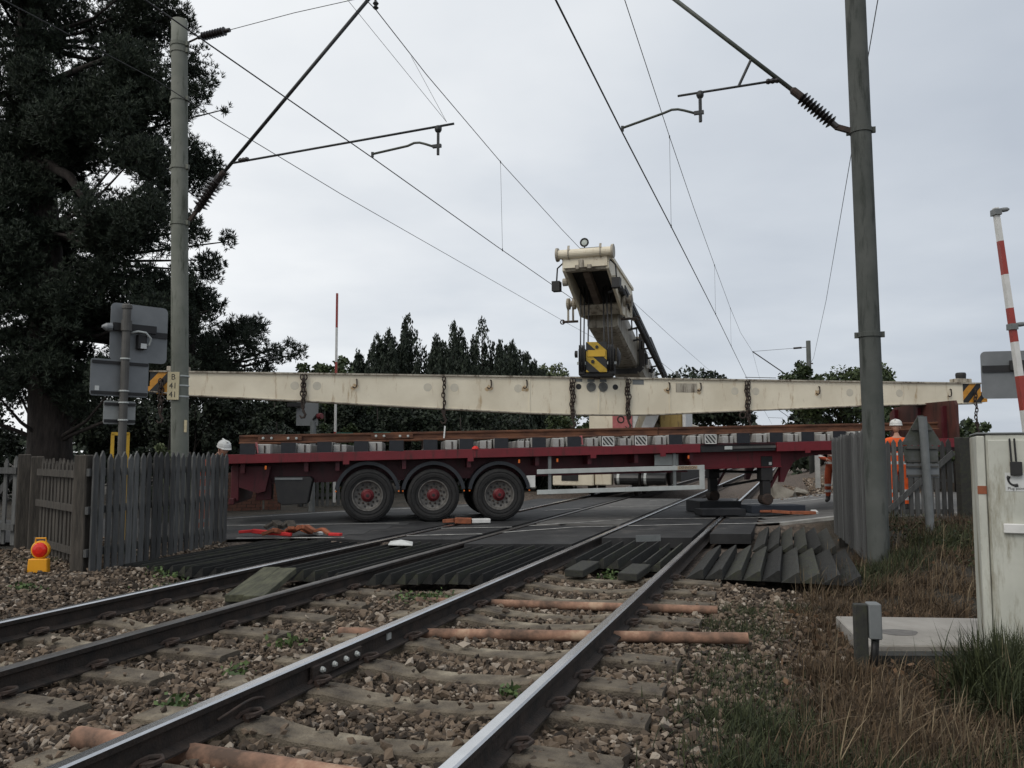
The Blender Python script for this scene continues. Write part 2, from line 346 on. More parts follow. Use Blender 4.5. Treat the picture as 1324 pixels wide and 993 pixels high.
bp = n.new('ShaderNodeBump'); bp.inputs['Strength'].default_value = .8; bp.inputs['Distance'].default_value = .03; l.new(vo.outputs['Distance'], bp.inputs['Height']); l.new(bp.outputs[0], b.inputs['Normal'])
ground = npmesh('ground', np.stack([GX, GY, GZ], -1).reshape(-1, 3), F, mg, flat=False, base=False)
S_, A_ = sa(GX, GY)
st = sstep(-9.6, -8.2, A_)*(1-sstep(-.2, .7, A_)); st = np.maximum(st, ((S_ > 24) & (A_ > -9) & (A_ < 2)).astype(float))
st = np.maximum(st, ((A_ > .3) & (A_ < 4.5) & (S_ > 24) & (S_ < 70)).astype(float)*.85)
ta = ground.data.attributes.new('stony', 'FLOAT', 'POINT'); ta.data.foreach_set('value', st.ravel().astype(np.float32))
tag(ground, None, None, kind='structure')

# ------------------------------------------------------------------ road, crossing deck, markings
def road_strip(name, X0, X1, inside, m, zoff=0., step=.25):
    xs = np.unique(np.concatenate([np.arange(max(X0, -30), min(X1, 45)+1e-6, step), [X0, X1]])); nv = 30
    P = np.zeros((len(xs), nv+1, 3))
    for i, X in enumerate(xs):
        ys = np.linspace(poly_y(NEAR, X), poly_y(FAR, X), nv+1); s, a = sa(X, ys)
        P[i] = np.stack([np.full(nv+1, X), ys, rise(a)+zoff], -1)
    ii = np.arange(len(xs)*(nv+1)).reshape(len(xs), nv+1)
    F = np.stack([ii[:-1, :-1], ii[1:, :-1], ii[1:, 1:], ii[:-1, 1:]], -1).reshape(-1, 4)
    c = P.reshape(-1, 3)[F].mean(1); s, a = sa(c[:, 0], c[:, 1]); F = F[inside(a)]
    return tag(npmesh(name, P.reshape(-1, 3), F, m, flat=False, base=False), None, None, kind='structure')
road_strip('road', -400, 8, lambda a: a < -7.0, M_asphalt)
road_strip('road', 3, 400, lambda a: a > -.62, M_lightasph)
def deck(s0, s1, a0, a1, m=M_rubberdeck, name='road', top=-.004, n=9, sk=0.):
    mb = MB()
    for i in range(n):                                               # panels butt end to end with a hairline joint
        p = s0+(s1-s0)*i/n+(.006 if i else 0); q = s0+(s1-s0)*(i+1)/n-.006
        for u0, u1 in ((a0, a1),):
            c = [W(p, u0), W(p+sk, u1), W(q+sk, u1), W(q, u0)]
            mb.add([(v.x, v.y, -.17) for v in c]+[(v.x, v.y, top) for v in c], [(0, 3, 2, 1), (4, 5, 6, 7), (0, 1, 5, 4), (1, 2, 6, 5), (2, 3, 7, 6), (3, 0, 4, 7)])
    return tag(mb.build(name, m), None, None, kind='structure')
def rail_a(k, s):                                                     # measured lateral positions of the four running rails
    return {'L1': -6.06-.012*(s-5), 'R1': -4.72-.0085*(s-4), 'L2': -3.025, 'R2': -1.43}[k]
deck(12.0, 25, -7.35, -6.32); deck(12.25, 26.4, -6.0, -4.98, n=10, sk=.3); deck(11.95, 15.4, -4.68, -3.14, n=3, sk=.5)
deck(15.9, 25.9, -4.72, -3.14, M_lightasph, 'road', -.002, 5, sk=.3)
deck(13.5, 26.5, -2.91, -1.54, n=10, sk=.5); deck(14.75, 26.6, -1.32, -.66, n=10, sk=.2)
def line(pts, wd=.085, name='road_marking'):
    mb = MB(); P = [np.array(p, float) for p in pts]
    for p, q in zip(P[:-1], P[1:]):
        n_ = max(2, int(np.linalg.norm(q-p)/.15)); d = (q-p)/np.linalg.norm(q-p); o = np.array([-d[1], d[0]])*wd/2
        for i in range(n_):
            a, b = p+(q-p)*i/n_, p+(q-p)*(i+1)/n_; s, av = sa(*((a+b)/2))
            if any(abs(av-rail_a(k, s)) < .13 for k in ('L1', 'R1', 'L2', 'R2')): continue
            zs = [float(rise(sa(*c)[1]))+.005 for c in (a, b)]
            mb.add([(*(a-o), zs[0]), (*(b-o), zs[1]), (*(b+o), zs[1]), (*(a+o), zs[0])], [(0, 1, 2, 3)])
    return tag(mb.build(name, M_paintw, base=False, recalc=False), None, None, kind='structure')
mb = MB()
for (x0, y0), (x1, y1) in zip(NEAR[4:-1], NEAR[5:]):
    for f in range(6):
        a = np.array([x0+(x1-x0)*f/6, y0+(y1-y0)*f/6]); b_ = np.array([x0+(x1-x0)*(f+1)/6, y0+(y1-y0)*(f+1)/6])
        if sa(*a)[1] < -.45: continue
        z0, z1 = float(rise(sa(*a)[1])), float(rise(sa(*b_)[1])); mb.add([(a[0], a[1]-.10, -.4), (b_[0], b_[1]-.10, -.4), (b_[0], b_[1]-.002, -.4), (a[0], a[1]-.002, -.4), (a[0], a[1]-.10, z0+.008), (b_[0], b_[1]-.10, z1+.008), (b_[0], b_[1]-.002, z1+.008), (a[0], a[1]-.002, z0+.008)], [(0, 3, 2, 1), (4, 5, 6, 7), (0, 1, 5, 4), (1, 2, 6, 5), (2, 3, 7, 6), (3, 0, 4, 7)])
tag(mb.build('kerb', mat('pale_kerb', (.22, .21, .19), (.33, .32, .29), 5, .9, bump=.3), base=False), None, None, kind='structure')
line([(-4.4, 13.62), (-2.7, 13.72)], .12); line([(-2.04, 13.95), (-.5, 14.35), (1.14, 15.68), (3.5, 16.33), (4.6, 16.53), (6.4, 16.85)], .09)
line([(-1.6, 15.35), (0, 15.7)]); line([(.2, 15.9), (2.27, 17.5), (3.2, 17.72), (6.56, 18.14)], .09)
line([(-5.7, 16.0), (-3.2, 16.4), (-2.2, 16.6)]); line([(-6.0, 17.7), (-4.1, 19.9), (-2.4, 21.3), (-.6, 22.6)], .1)
line([(.8, 20.3), (2.2, 21.6), (6.5, 23.1), (8.6, 23.5)], .08); line([(4.0, 24.7), (8.3, 25.2), (10, 25.5)], .1)

# ------------------------------------------------------------------ rails
PROF = [(-.07, -.159), (.07, -.159), (.07, -.148), (.012, -.128), (.010, -.052), (.034, -.040), (.036, -.010), (.027, 0), (-.027, 0), (-.036, -.010), (-.034, -.040), (-.010, -.052), (-.012, -.128), (-.07, -.148)]
def rail_along(name, pts, mats, sc=1.06):
    """sweep the bull-head-free flat-bottom rail section along points (top at z)"""
    mb = MB(); n_ = len(PROF); vs = []; fs = []; ms = []
    for i, p in enumerate(pts):
        d = (pts[min(i+1, len(pts)-1)]-pts[max(i-1, 0)]).normalized(); x = Vector((d.y, -d.x, 0)).normalized()
        vs += [p+x*u*sc+Vector((0, 0, v*sc)) for u, v in PROF]
    for i in range(len(pts)-1):
        for j in range(n_):
            fs.append((i*n_+j, i*n_+(j+1) % n_, (i+1)*n_+(j+1) % n_, (i+1)*n_+j)); ms.append(1 if j in (6, 7) else 0)
    fs += [tuple(range(n_)), tuple(range((len(pts)-1)*n_, len(pts)*n_))]; ms += [0, 0]
    mb.v = [tuple(v) for v in vs]; mb.f = fs; mb.m = ms
    return mb
def running_rail(k, s0, s1, top, label):
    pts = [W(s, rail_a(k, s), 0) for s in np.linspace(s0, s1, 24)]
    root = thing('running_rail', label, 'rail', pts[0]-Vector((0, 0, .17)))
    mb = rail_along('rail', pts, None); o = Vector(root.location); mb.v = [tuple(Vector(v)-o) for v in mb.v]
    mb.build('rail_section', [M_rust, top], root); return root
rl2 = running_rail('L2', .5, 120, M_steel, 'polished left rail of the nearest track, with bolted joint plates in the foreground')
running_rail('R2', .5, 120, M_steel, 'bright rail at the right of the nearest track, passing the orange pipe ends')
running_rail('L1', -2, 120, M_steel, 'thin bright outer rail of the far track, nearest the picket fence on the left')
running_rail('R1', -2, 120, M_dull, 'dull-topped inner rail of the far track, running beside the mossy plank')
tdir = Vector((T_[0], T_[1], 0)); ndir = Vector((N_[0], N_[1], 0))
def Wl(root, s, a, z): return W(s, a, z)-Vector(root.location)
mb = MB(); mb.bar(Wl(rl2, 4.92, -2.985, -.085), Wl(rl2, 5.58, -2.985, -.085), .03, .085); fp = mb.build('joint_plate', M_rust, rl2, bevel=.006)
for i in range(4):
    mb = MB(); s = 5.02+.155*i; mb.lathe(Wl(rl2, s, -2.972, -.08), ndir, [(.02, 0), (.02, .016), (.013, .018), (.013, .03)], 8); mb.build('bolt', M_galv, fp)
mb = MB(); mb.bar(Wl(rl2, 6.05, -3.01, -.08), Wl(rl2, 6.12, -3.01, -.08), .012, .05); mb.build('bond_plate', M_galv, rl2)
c0 = [Wl(rl2, 3.95+.05*i, -2.965+.02*math.sin(i*.5), -.095+.035*math.sin(i*math.pi/9)) for i in range(10)]
mb = MB(); mb.tube(c0, .009, 6); mb.build('bond_cable', M_clip, rl2, smooth=True)

# ------------------------------------------------------------------ sleepers with their clips
def make_sleeper(half, rails, label, group):
    root = thing('concrete_sleeper', label, 'sleeper', (0, 0, 0), -TH, group)
    mb = MB(); U = [-half, -half+.25, rails[0]-.16, rails[0]+.2, rails[0]+.42, 0, rails[1]-.42, rails[1]-.2, rails[1]+.16, half-.25, half]
    TZ = [-.175, -.168, -.166, -.168, -.2, -.212, -.2, -.168, -.166, -.168, -.175]; HW = [.125, .13, .135, .13, .115, .11, .115, .13, .135, .13, .125]
    vs = []; fs = []
    for u, z, h in zip(U, TZ, HW): vs += [(u, -h-.02, -.36), (u, -h, z-.012), (u, -h+.02, z), (u, h-.02, z), (u, h, z-.012), (u, h+.02, -.36)]
    for i in range(len(U)-1):
        for j in range(6): fs.append((i*6+j, i*6+(j+1) % 6, (i+1)*6+(j+1) % 6, (i+1)*6+j))
    fs += [tuple(range(6)), tuple(range(len(vs)-6, len(vs)))]
    mb.add(vs, fs).build('sleeper_block', M_sleeper, root)
    for r in rails:
        for sg in (-1, 1):
            c = MB(); x = r+sg*.085
            P = [(x-sg*.05, -.06, -.150), (x-sg*.045, -.02, -.128), (x-sg*.02, .035, -.118), (x+sg*.035, .055, -.115), (x+sg*.07, .02, -.118), (x+sg*.055, -.03, -.122), (x+sg*.03, -.06, -.128), (x+sg*.03, .05, -.15)]
            c.tube(P, .013, 6); c.box(x+.0*sg-.02, x+.02, -.035, .035, -.168, -.128); c.build('rail_clip', M_clip, root, smooth=False)
    return root
s2 = [2.05, 2.75, 3.4, 4.2, 4.95, 5.62, 6.38, 7.48, 7.95, 8.85, 9.6, 10.35]; s1 = [1.9+.735*i for i in range(10)]
C2, C1 = -2.2275, -5.42
proto = make_sleeper(1.42, (-.7975, .7975), '', 'concrete sleepers of the near track')
for i, s in enumerate(s2):
    o = proto if i == 0 else copy_tree(proto); o.location = W(s, C2); o['label'] = f'dished concrete sleeper of the near track, {ORD[i]} from the photographer'
proto1 = make_sleeper(1.3, (-.66, .66), '', 'concrete sleepers of the far track')
for i, s in enumerate(s1):
    o = proto1 if i == 0 else copy_tree(proto1); o.location = W(s, C1+.03); o['label'] = f'half-buried concrete sleeper of the far track, {ORD[i]} row counted from the near end'

# ------------------------------------------------------------------ orange ducts under the rails
def duct(p, q, r, label, sag=.02, collar=False):
    p = Vector(p); q = Vector(q); root = thing('orange_duct', label, 'pipe', ((p+q)/2)-Vector((0, 0, r)), 0, 'orange ducts crossing under the rails')
    o = Vector(root.location); pts = [p+(q-p)*i/12+Vector((0, 0, -sag*math.sin(math.pi*i/12)))-o for i in range(13)]
    mb = MB(); n_ = 14
    mb.tube(pts, r, n_, cap=False); d = (q-p).normalized()
    mb.tube(pts, r*.88, n_, cap=False); mb.build('pipe_wall', M_orangepipe, root, smooth=True)
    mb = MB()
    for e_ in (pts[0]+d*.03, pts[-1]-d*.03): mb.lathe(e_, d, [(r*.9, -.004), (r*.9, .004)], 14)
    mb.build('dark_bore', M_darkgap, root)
    if collar:
        mb = MB(); mb.lathe(pts[2], d, [(r*1.06, -.06), (r*1.16, -.05), (r*1.16, .05), (r*1.06, .06)], 16); mb.build('collar', M_clip, root)
    return root
DUCTS = [(8.28, -3.77, 8.5, -.70, .042, -.205, -.165), (6.62, -3.75, 7.22, -.36, .046, -.205, -.15), (3.76, -3.72, 3.70, -1.35, .062, -.205, -.225)]
for (sa_, aa_, sb_, ab_, r, za, zb), lab in zip(DUCTS, ('shorter faded orange pipe under the near rails, farther along and ending beside dark grass', 'longest orange pipe under the near rails, its open end sticking out beyond the sleepers', 'thick rusty orange pipe with dark collar crossing under the joint rail close by')):
    duct(W(sa_, aa_, za), W(sb_, ab_, zb), r, lab, .0, r > .05)

# ------------------------------------------------------------------ anti-trespass timber guards
def guard(s0, s1, a0, a1, n, label, row=0, skew=0., z=-.02, h=.125):
    root = MB(); wd = (a1-a0)/n
    for i in range(n):
        u = a0+wd*i; js = random.uniform(-.05, .05); jz = random.uniform(-.012, .008); jt = random.uniform(-.01, .01)
        e0 = s0+js+skew*i/n; e1 = s1+js*.5+skew*i/n
        pr = [(u+.004, z-h), (u+wd-.004, z-h), (u+wd*.95, z+jz), (u+wd*.84, z+jz)]
        vs = [W(e0, x, zz) for x, zz in pr]+[W(e1, x+jt, zz+.01) for x, zz in pr]
        root.add(vs, [(0, 1, 2, 3), (7, 6, 5, 4), (0, 4, 5, 1), (1, 5, 6, 2), (2, 6, 7, 3), (3, 7, 4, 0)])
    for q in (.15, .85):
        s = s0+(s1-s0)*q; root.bar(W(s+skew*.0, a0, z-h-.03), W(s+skew, a1, z-h-.03), .12, .055)
    return tag(root.build('trespass_guard', M_guard), label, 'trespass guard', 'dark timber trespass guards beside the crossing')
guard(8.65, 11.9, -8.05, -6.30, 12, 'long dark timber trespass guard between the left picket fence and the far track', skew=.0)
guard(8.75, 12.1, -5.95, -4.95, 6, 'dark timber trespass guard between the far track rails, under the mossy plank')
guard(8.75, 11.8, -4.62, -3.2, 10, 'dark saw-toothed timber trespass guard in the gap between the two tracks', skew=.55)
guard(10.95, 13.3, -2.88, -1.58, 7, 'dark timber trespass guard between the rails of the near track', skew=-.1)
guard(10.55, 13.35, -1.24, .75, 9, 'nearer row of dark timber trespass guards right of the near track', z=-.04)
guard(13.4, 16.5, -.58, .62, 6, 'farther row of dark timber trespass guards, against the kerb of the road', z=.0)
for s, a, q, lab in ((10.55, -2.5, .14, 'loose dark wooden block left of centre between the near rails'), (10.45, -1.82, .1, 'loose dark wooden block beside the right near rail')):
    mb = MB(); mb.bar(W(s-.35, a-.05, -.12), W(s+.35, a, -.09), .24, .09); tag(mb.build('timber_block', M_guard, bevel=.008), lab, 'wooden block', 'loose wooden blocks between the near rails')
r_ = thing('wooden_plank', 'greenish mossy double plank lying aslant across the far track', 'plank', W(7.7, -5.3, -.1))
for i in range(2):
    mb = MB(); o = Vector(r_.location); a, b = W(6.95, -5.06+.2*i, -.035), W(8.62, -5.78+.215*i, -.01); mb.bar(a-o, b-o, .195, .07); mb.build('board', M_plank, r_, bevel=.006)
mb = MB(); mb.bar(W(7.05, -5.2, -.115)-o, W(7.1, -4.78, -.115)-o, .1, .08); mb.build('batten', M_guard, r_)
def scrap(pts, z, label, m, cat='scrap'):
    mb = MB(); vs = [(x, y, z) for x, y in pts]; c = np.mean(pts, 0); vs.append((c[0], c[1], z+.05)); n_ = len(pts); o = len(vs)
    vs += [(x, y, z-.015) for x, y in pts]
    mb.add(vs, [(i, (i+1) % n_, n_) for i in range(n_)]+[(i, (i+1) % n_, o+(i+1) % n_, o+i) for i in range(n_)]+[tuple(range(o, o+n_))])
    return tag(mb.build('plate', m), label, cat)
scrap([(-1.82, 12.55), (-1.45, 12.45), (-1.5, 12.9), (-1.85, 13.0)], .02, 'crumpled white sheet lying by the far track in front of the deck', M_paper, 'sheet')
mb = MB(); mb.bar((1.95, 13.42, .015), (2.35, 13.5, .02), .02, .10); tag(mb.build('metal_plate', M_greybox), 'small upright metal plate at the deck edge between the near rails', 'plate')

# ------------------------------------------------------------------ ballast stones (stuff)
def rock_variants(k=14):
    out = []
    for i in range(k):
        b = bmesh.new(); g = np.random.default_rng(100+i); p = g.normal(size=(11, 3)); p /= np.linalg.norm(p, axis=1)[:, None]; p *= g.uniform(.75, 1.1, (11, 1)); p *= np.array([1, g.uniform(.6, .95), g.uniform(.5, .8)])
        for q in p: b.verts.new(q)
        r = bmesh.ops.convex_hull(b, input=b.verts[:]); bmesh.ops.triangulate(b, faces=b.faces[:])
        for v in [v for v in b.verts if not v.link_faces]: b.verts.remove(v)
        b.verts.index_update(); out.append((np.array([v.co[:] for v in b.verts]), np.array([[v.index for v in f.verts] for f in b.faces]))); b.free()
    return out
ROCKS = rock_variants()
def rotmats(n):
    q = RNG.normal(size=(n, 4)); q /= np.linalg.norm(q, axis=1)[:, None]; w_, x, y, z = q.T
    return np.stack([1-2*(y*y+z*z), 2*(x*y-z*w_), 2*(x*z+y*w_), 2*(x*y+z*w_), 1-2*(x*x+z*z), 2*(y*z-x*w_), 2*(x*z-y*w_), 2*(y*z+x*w_), 1-2*(x*x+y*y)], -1).reshape(n, 3, 3)
def rocks_mesh(name, P, size, m):
    V = []; F = []; off = 0; n_ = len(P); kind = RNG.integers(0, len(ROCKS), n_); RM = rotmats(n_)
    for k, (rv, rf) in enumerate(ROCKS):
        i = np.where(kind == k)[0]
        if not len(i): continue
        v = np.einsum('nij,vj->nvi', RM[i], rv)*size[i, None, None]; v[:, :, 2] *= .85; v += P[i, None, :]
        V.append(v.reshape(-1, 3)); F.append((rf[None]+(np.arange(len(i))*len(rv))[:, None, None]+off).reshape(-1, 3)); off += len(i)*len(rv)
    return npmesh(name, np.concatenate(V), np.concatenate(F), m, base=False)
def project(P):
    c, s_ = math.cos(R(4.7984)), math.sin(R(4.7984)); dz = P[:, 2]-CAM_H; fy = P[:, 1]*c+dz*s_; uz = -P[:, 1]*s_+dz*c
    return 662+1090*P[:, 0]/np.maximum(fy, .01), 496.5-1090*uz/np.maximum(fy, .01), fy
def scatter(n, s0, s1, a0, a1):
    s = RNG.uniform(s0, s1, n); a = RNG.uniform(a0, a1, n); return s, a
def stone_field():
    S = []; A = []; Z = []; D = []
    for (s0, s1, a0, a1, dens) in ((2.2, 5, -8, .6, 2000), (5, 8, -9, .6, 1500), (8, 11, -10.5, .5, 1050), (1, 8, -12.5, -8, 600)):
        n = int((s1-s0)*(a1-a0)*dens); s, a = scatter(n, s0, s1, a0, a1); S.append(s); A.append(a)
    s = np.concatenate(S); a = np.concatenate(A); P = np.stack([T_[0]*s+N_[0]*a, T_[1]*s+N_[1]*a, np.zeros(len(s))], -1)
    size = RNG.gamma(7, .0040, len(s)).clip(.012, .056)
    z = ground_z(P[:, 0], P[:, 1])+RNG.uniform(0, .05, len(s))+.25*size
    keep = np.ones(len(s), bool)
    for sl, c, h in ((s2, C2, 1.42), (s1_, C1+.03, 1.3)):
        for q in sl:
            ins = (np.abs(s-q) < .15) & (np.abs(a-c) < h+.02); keep &= ~(ins & (RNG.random(len(s)) > .035))
            z = np.where(ins, -.155, z)
    for k in ('L1', 'R1', 'L2', 'R2'):
        d = np.abs(a-rail_a(k, s)); keep &= d > .085
        z = np.where((d < .3) & (z > -.2), z-.02, z)
    for sa_, aa_, sb_, ab_, r, za, zb in DUCTS:
        keep &= ~((np.abs(s-(sa_+(sb_-sa_)*(a-aa_)/(ab_-aa_))) < r+.022) & (a > aa_-.03) & (a < ab_+.03))
    # crib height: fuller next to the outer sleeper ends, low between the rails
    mid = (np.abs(a-C2) < .55); z = np.where(mid, z-.012, z)
    for g in ((8.55, 12, -8.1, -6.25), (8.65, 12.2, -6, -4.9), (8.95, 13, -4.68, -3.15), (10.9, 14, -2.9, -1.55), (10.5, 15, -1.3, .8)):
        keep &= ~((s > g[0]) & (s < g[1]) & (a > g[2]) & (a < g[3]))
    keep &= ~((a > -.45) & (RNG.random(len(s)) < sstep(-.45, .45, a)))
    keep &= ~((a < -8.4) & (RNG.random(len(s)) < .45))
    P[:, 2] = z; px, py, fy = project(P); keep &= (px > -90) & (px < 1420) & (py < 1080) & (fy > .5)
    print('stones', keep.sum()); return P[keep], size[keep]
s1_ = s1
P, size = stone_field()
bal = rocks_mesh('gravel', P, size, M_stone); tag(bal, None, None, kind='stuff')
bal['label'] = 'brown and grey granite ballast stones between and beside the rails'; bal['category'] = 'ballast'
# coarser stones up the far bank, right of the track beyond the road
n = 2600; s = RNG.uniform(26, 46, n); a = RNG.uniform(-.6, 4.2, n)
P = np.stack([T_[0]*s+N_[0]*a, T_[1]*s+N_[1]*a, np.zeros(n)], -1); P[:, 2] = ground_z(P[:, 0], P[:, 1])+.02
b2 = rocks_mesh('gravel', P, RNG.uniform(.04, .1, n), M_stone); tag(b2, 'loose stones on the bank beyond the road', 'ballast', kind='stuff')
for i, (x, y, q, lab) in enumerate(((9.0, 28.6, .62, 'largest pale boulder on the bank seen below the trailer nose'), (10.3, 30.5, .5, 'pale boulder standing a little behind the largest one on the bank'), (8.9, 26.6, .3, 'small pale boulder at the far edge of the road'))):
    rv, rf = ROCKS[3+i]; b = bmesh.new(); vv = [b.verts.new(v) for v in rv*q]
    for f in rf: b.faces.new([vv[j] for j in f])
    bmesh.ops.subdivide_edges(b, edges=b.edges[:], cuts=2, use_grid_fill=True)
    for v in b.verts: v.co += Vector(RNG.normal(0, .02*q, 3))
    bmesh.ops.recalc_face_normals(b, faces=b.faces[:])
    me = bpy.data.meshes.new('boulder'); b.to_mesh(me); b.free(); me.materials.append(M_boulder); o = bpy.data.objects.new('boulder', me); COL.objects.link(o)
    o.location = (x, y, float(ground_z(x, y))+q*.4); tag(o, lab, 'boulder', 'boulders on the far bank')

# ------------------------------------------------------------------ grasses and weeds (stuff)
def blades(name, P, h, m, lean=.5, wd=.006, parent=None, dirbias=None):
    n_ = len(P); ang = RNG.uniform(0, 2*math.pi, n_); ln = np.abs(RNG.normal(0, lean, n_)); d = np.stack([np.cos(ang), np.sin(ang), np.zeros(n_)], -1)
    if dirbias is not None: d = d+np.array(dirbias)
    side = np.stack([-np.sin(ang+.7), np.cos(ang+.7), np.zeros(n_)], -1)*wd; V = np.zeros((n_, 7, 3)); tt = [0, .4, .75, 1]
    for i, q in enumerate(tt):
        c = P+d*(h*ln*q**1.8)[:, None]; c[:, 2] += h*(q-.35*np.minimum(ln, 1.2)*q**2)
        if i < 3: V[:, 2*i] = c-side*(1-.55*q); V[:, 2*i+1] = c+side*(1-.55*q)
        else: V[:, 6] = c
    o = np.arange(n_)[:, None]*7
    F = np.concatenate([o+np.array([[0, 1, 3]]), o+np.array([[0, 3, 2]]), o+np.array([[2, 3, 5]]), o+np.array([[2, 5, 4]]), o+np.array([[4, 5, 6]])])
    return npmesh(name, V.reshape(-1, 3), F, m, parent, base=False)
def tufts(spots):
    P = []; H = []
    for (x, y, r, n, h) in spots:
        q = RNG.normal(0, r*.5, (n, 2)); X = x+q[:, 0]; Y = y+q[:, 1]; P.append(np.stack([X, Y, ground_z(X, Y)-.01], -1)); H.append(RNG.uniform(.45, 1.1, n)*h)
    return np.concatenate(P), np.concatenate(H)
def patch(n, x0, x1, y0, y1, h, r=.3, per=110, cond=None):
    out = []
    while len(out) < n:
        x, y = RNG.uniform(x0, x1), RNG.uniform(y0, y1)
        if cond is None or cond(x, y): out.append((x, y, r*RNG.uniform(.5, 1.3), int(per*RNG.uniform(.5, 1.4)), h*RNG.uniform(.6, 1.25)))
    return out
incess = lambda x, y: sa(x, y)[1] > .05 and not (2.75 < x < 4.4 and 6.8 < y < 8.1) and not (2.55 < x < 3.05 and 5.3 < y < 6.7 and RNG.random() < .85)
dry = patch(210, 1.2, 4.2, 3.0, 6.6, .22, per=170, cond=incess)+patch(80, 1.7, 4.6, 6.2, 9.0, .15, per=120, cond=incess)+patch(90, 3.0, 7.5, 8.6, 12.5, .26, per=130, cond=incess)+patch(26, 6, 9.5, 12, 15.6, .3, per=120, cond=incess)
P, h = tufts(dry); tag(blades('dry_grass', P, h, M_drygrass, .75, .005), 'dead brown grass over the right-hand cess', 'grass', kind='stuff')
stm = patch(60, 1.6, 4.0, 3.2, 6.3, .42, .3, 9, incess)+patch(40, 3.0, 7.5, 8.8, 12.5, .45, .3, 9, incess)
P, h = tufts(stm); tag(blades('dry_grass', P, h, mat('pale_dead_stem', (.10, .075, .045), (.27, .21, .13), 2, .9, island=.7, lo=.2, hi=.8), .5, .0035), 'taller pale dead stems standing in the brown grass', 'grass', kind='stuff')
grn = [(1.25, 4.3, .4, 1500, .2), (1.35, 3.6, .5, 2200, .19), (1.5, 4.9, .42, 1700, .2), (1.75, 4.1, .4, 1400, .24), (1.2, 5.2, .3, 700, .12), (1.55, 5.8, .38, 1100, .14), (1.35, 6.5, .3, 420, .09), (1.75, 6.5, .35, 800, .13), (2.0, 7.6, .4, 900, .15), (1.75, 8.0, .3, 350, .1), (2.3, 8.5, .35, 700, .13), (2.9, 8.9, .3, 400, .13), (.95, 3.1, .35, 900, .14), (2.1, 4.2, .35, 520, .22), (2.0, 3.4, .4, 900, .22),
       (3.15, 5.6, .26, 1100, .56), (3.35, 5.75, .26, 900, .56), (3.2, 5.2, .28, 1300, .42), (2.75, 4.3, .35, 900, .26), (2.4, 3.5, .3, 500, .22), (4.5, 10.6, .4, 700, .32), (5.0, 10.9, .3, 500, .3), (5.9, 11.6, .5, 900, .3), (6.6, 12.2, .6, 900, .26), (4.1, 10.0, .3, 360, .3), (6.3, 14.8, .5, 500, .3), (-6.6, 9.8, .5, 600, .08), (-7.6, 10.8, .6, 700, .1), (-6.0, 11.0, .4, 400, .1)]
P, h = tufts(grn); tag(blades('green_grass', P, h, M_grass, .6, .005), 'green grass tussocks beside the near track', 'grass', kind='stuff')
def leaf_cards(P, size, aspect=1.6, up=0., name='leaves', m=None, parent=None, jitter=.35):
    n_ = len(P); RM = rotmats(n_); x = RM[:, :, 0]; y = RM[:, :, 1]
    if up: y = y*(1-up)+np.array([0, 0, 1.])*up; y /= np.linalg.norm(y, axis=1)[:, None]
    sz = size*RNG.uniform(1-jitter, 1+jitter, n_)[:, None]; a = x*sz*.5; b = y*sz*.5*aspect
    V = np.stack([P-b, P+a*.9-b*.1, P+b, P-a*.9-b*.1], 1).reshape(-1, 3)
    return npmesh(name, V, np.arange(n_*4).reshape(-1, 4), m, parent, base=parent is None)
wd_spots = [(W(7.9, -6.6), .2, 170), (W(8.1, -6.75), .15, 90), (W(7.0, -6.6), .12, 60), (W(6.1, -3.9), .13, 90), (W(5.2, -3.75), .1, 60), (W(8.45, -3.75), .3, 260), (W(8.3, -3.3), .22, 150), (W(4.4, -3.6), .1, 60), (W(10.6, -2.2), .12, 110), (W(13.3, -1.95), .12, 120), (W(5.3, -1.75), .06, 40), (W(8.55, -7.2), .2, 120), (W(6.9, -7.6), .12, 70), (W(9.4, -8.9), .3, 160)]
P = np.concatenate([np.array([[p.x, p.y, 0]])+np.stack([RNG.normal(0, r*.55, n), RNG.normal(0, r*.55, n), np.zeros(n)], -1) for p, r, n in wd_spots])
P[:, 2] = ground_z(P[:, 0], P[:, 1])+.045+np.abs(RNG.normal(0, .035, len(P))); tag(leaf_cards(P, .032, 1.5, 0, 'weeds', M_weed), 'small green weeds growing through the ballast', 'weeds', kind='stuff')
P = np.stack([RNG.uniform(5.5, 9, 2600), RNG.uniform(9.6, 14, 2600), np.zeros(2600)], -1); P[:, 2] = ground_z(P[:, 0], P[:, 1])+.04+np.abs(RNG.normal(0, .09, 2600))
tag(leaf_cards(P, .035, 1.3, 0, 'weeds', M_grass), 'low green weeds around the foot of the triangular sign', 'weeds', kind='stuff')
n = 3800; X = RNG.uniform(-9.5, 9, n); Y = np.where(X < 0, RNG.uniform(8.5, 12.5, n), RNG.uniform(7.5, 15.5, n)); s, a = sa(X, Y); k = ((X < 0) & (a < -8.2)) | ((X > 0) & (a > .8) & ~((X > 2.6) & (X < 4.4) & (Y < 8.2)))
X, Y = X[k], Y[k]; P = np.stack([X, Y, ground_z(X, Y)+.02], -1)
M_litter = mat('dead_leaf', (.06, .035, .02), (.17, .10, .055), 3, .9, island=.7, lo=.2, hi=.8)
X2 = RNG.uniform(1.0, 4.2, 1500); Y2 = RNG.uniform(3.2, 8.8, 1500); k2 = sa(X2, Y2)[1] > -.1; P = np.concatenate([P, np.stack([X2[k2], Y2[k2], ground_z(X2[k2], Y2[k2])+RNG.uniform(.01, .1, k2.sum())], -1)])
tag(leaf_cards(P, .045, 1.3, 0, 'fallen_leaves', M_litter), 'fallen brown leaves by the fences', 'leaves', kind='stuff')

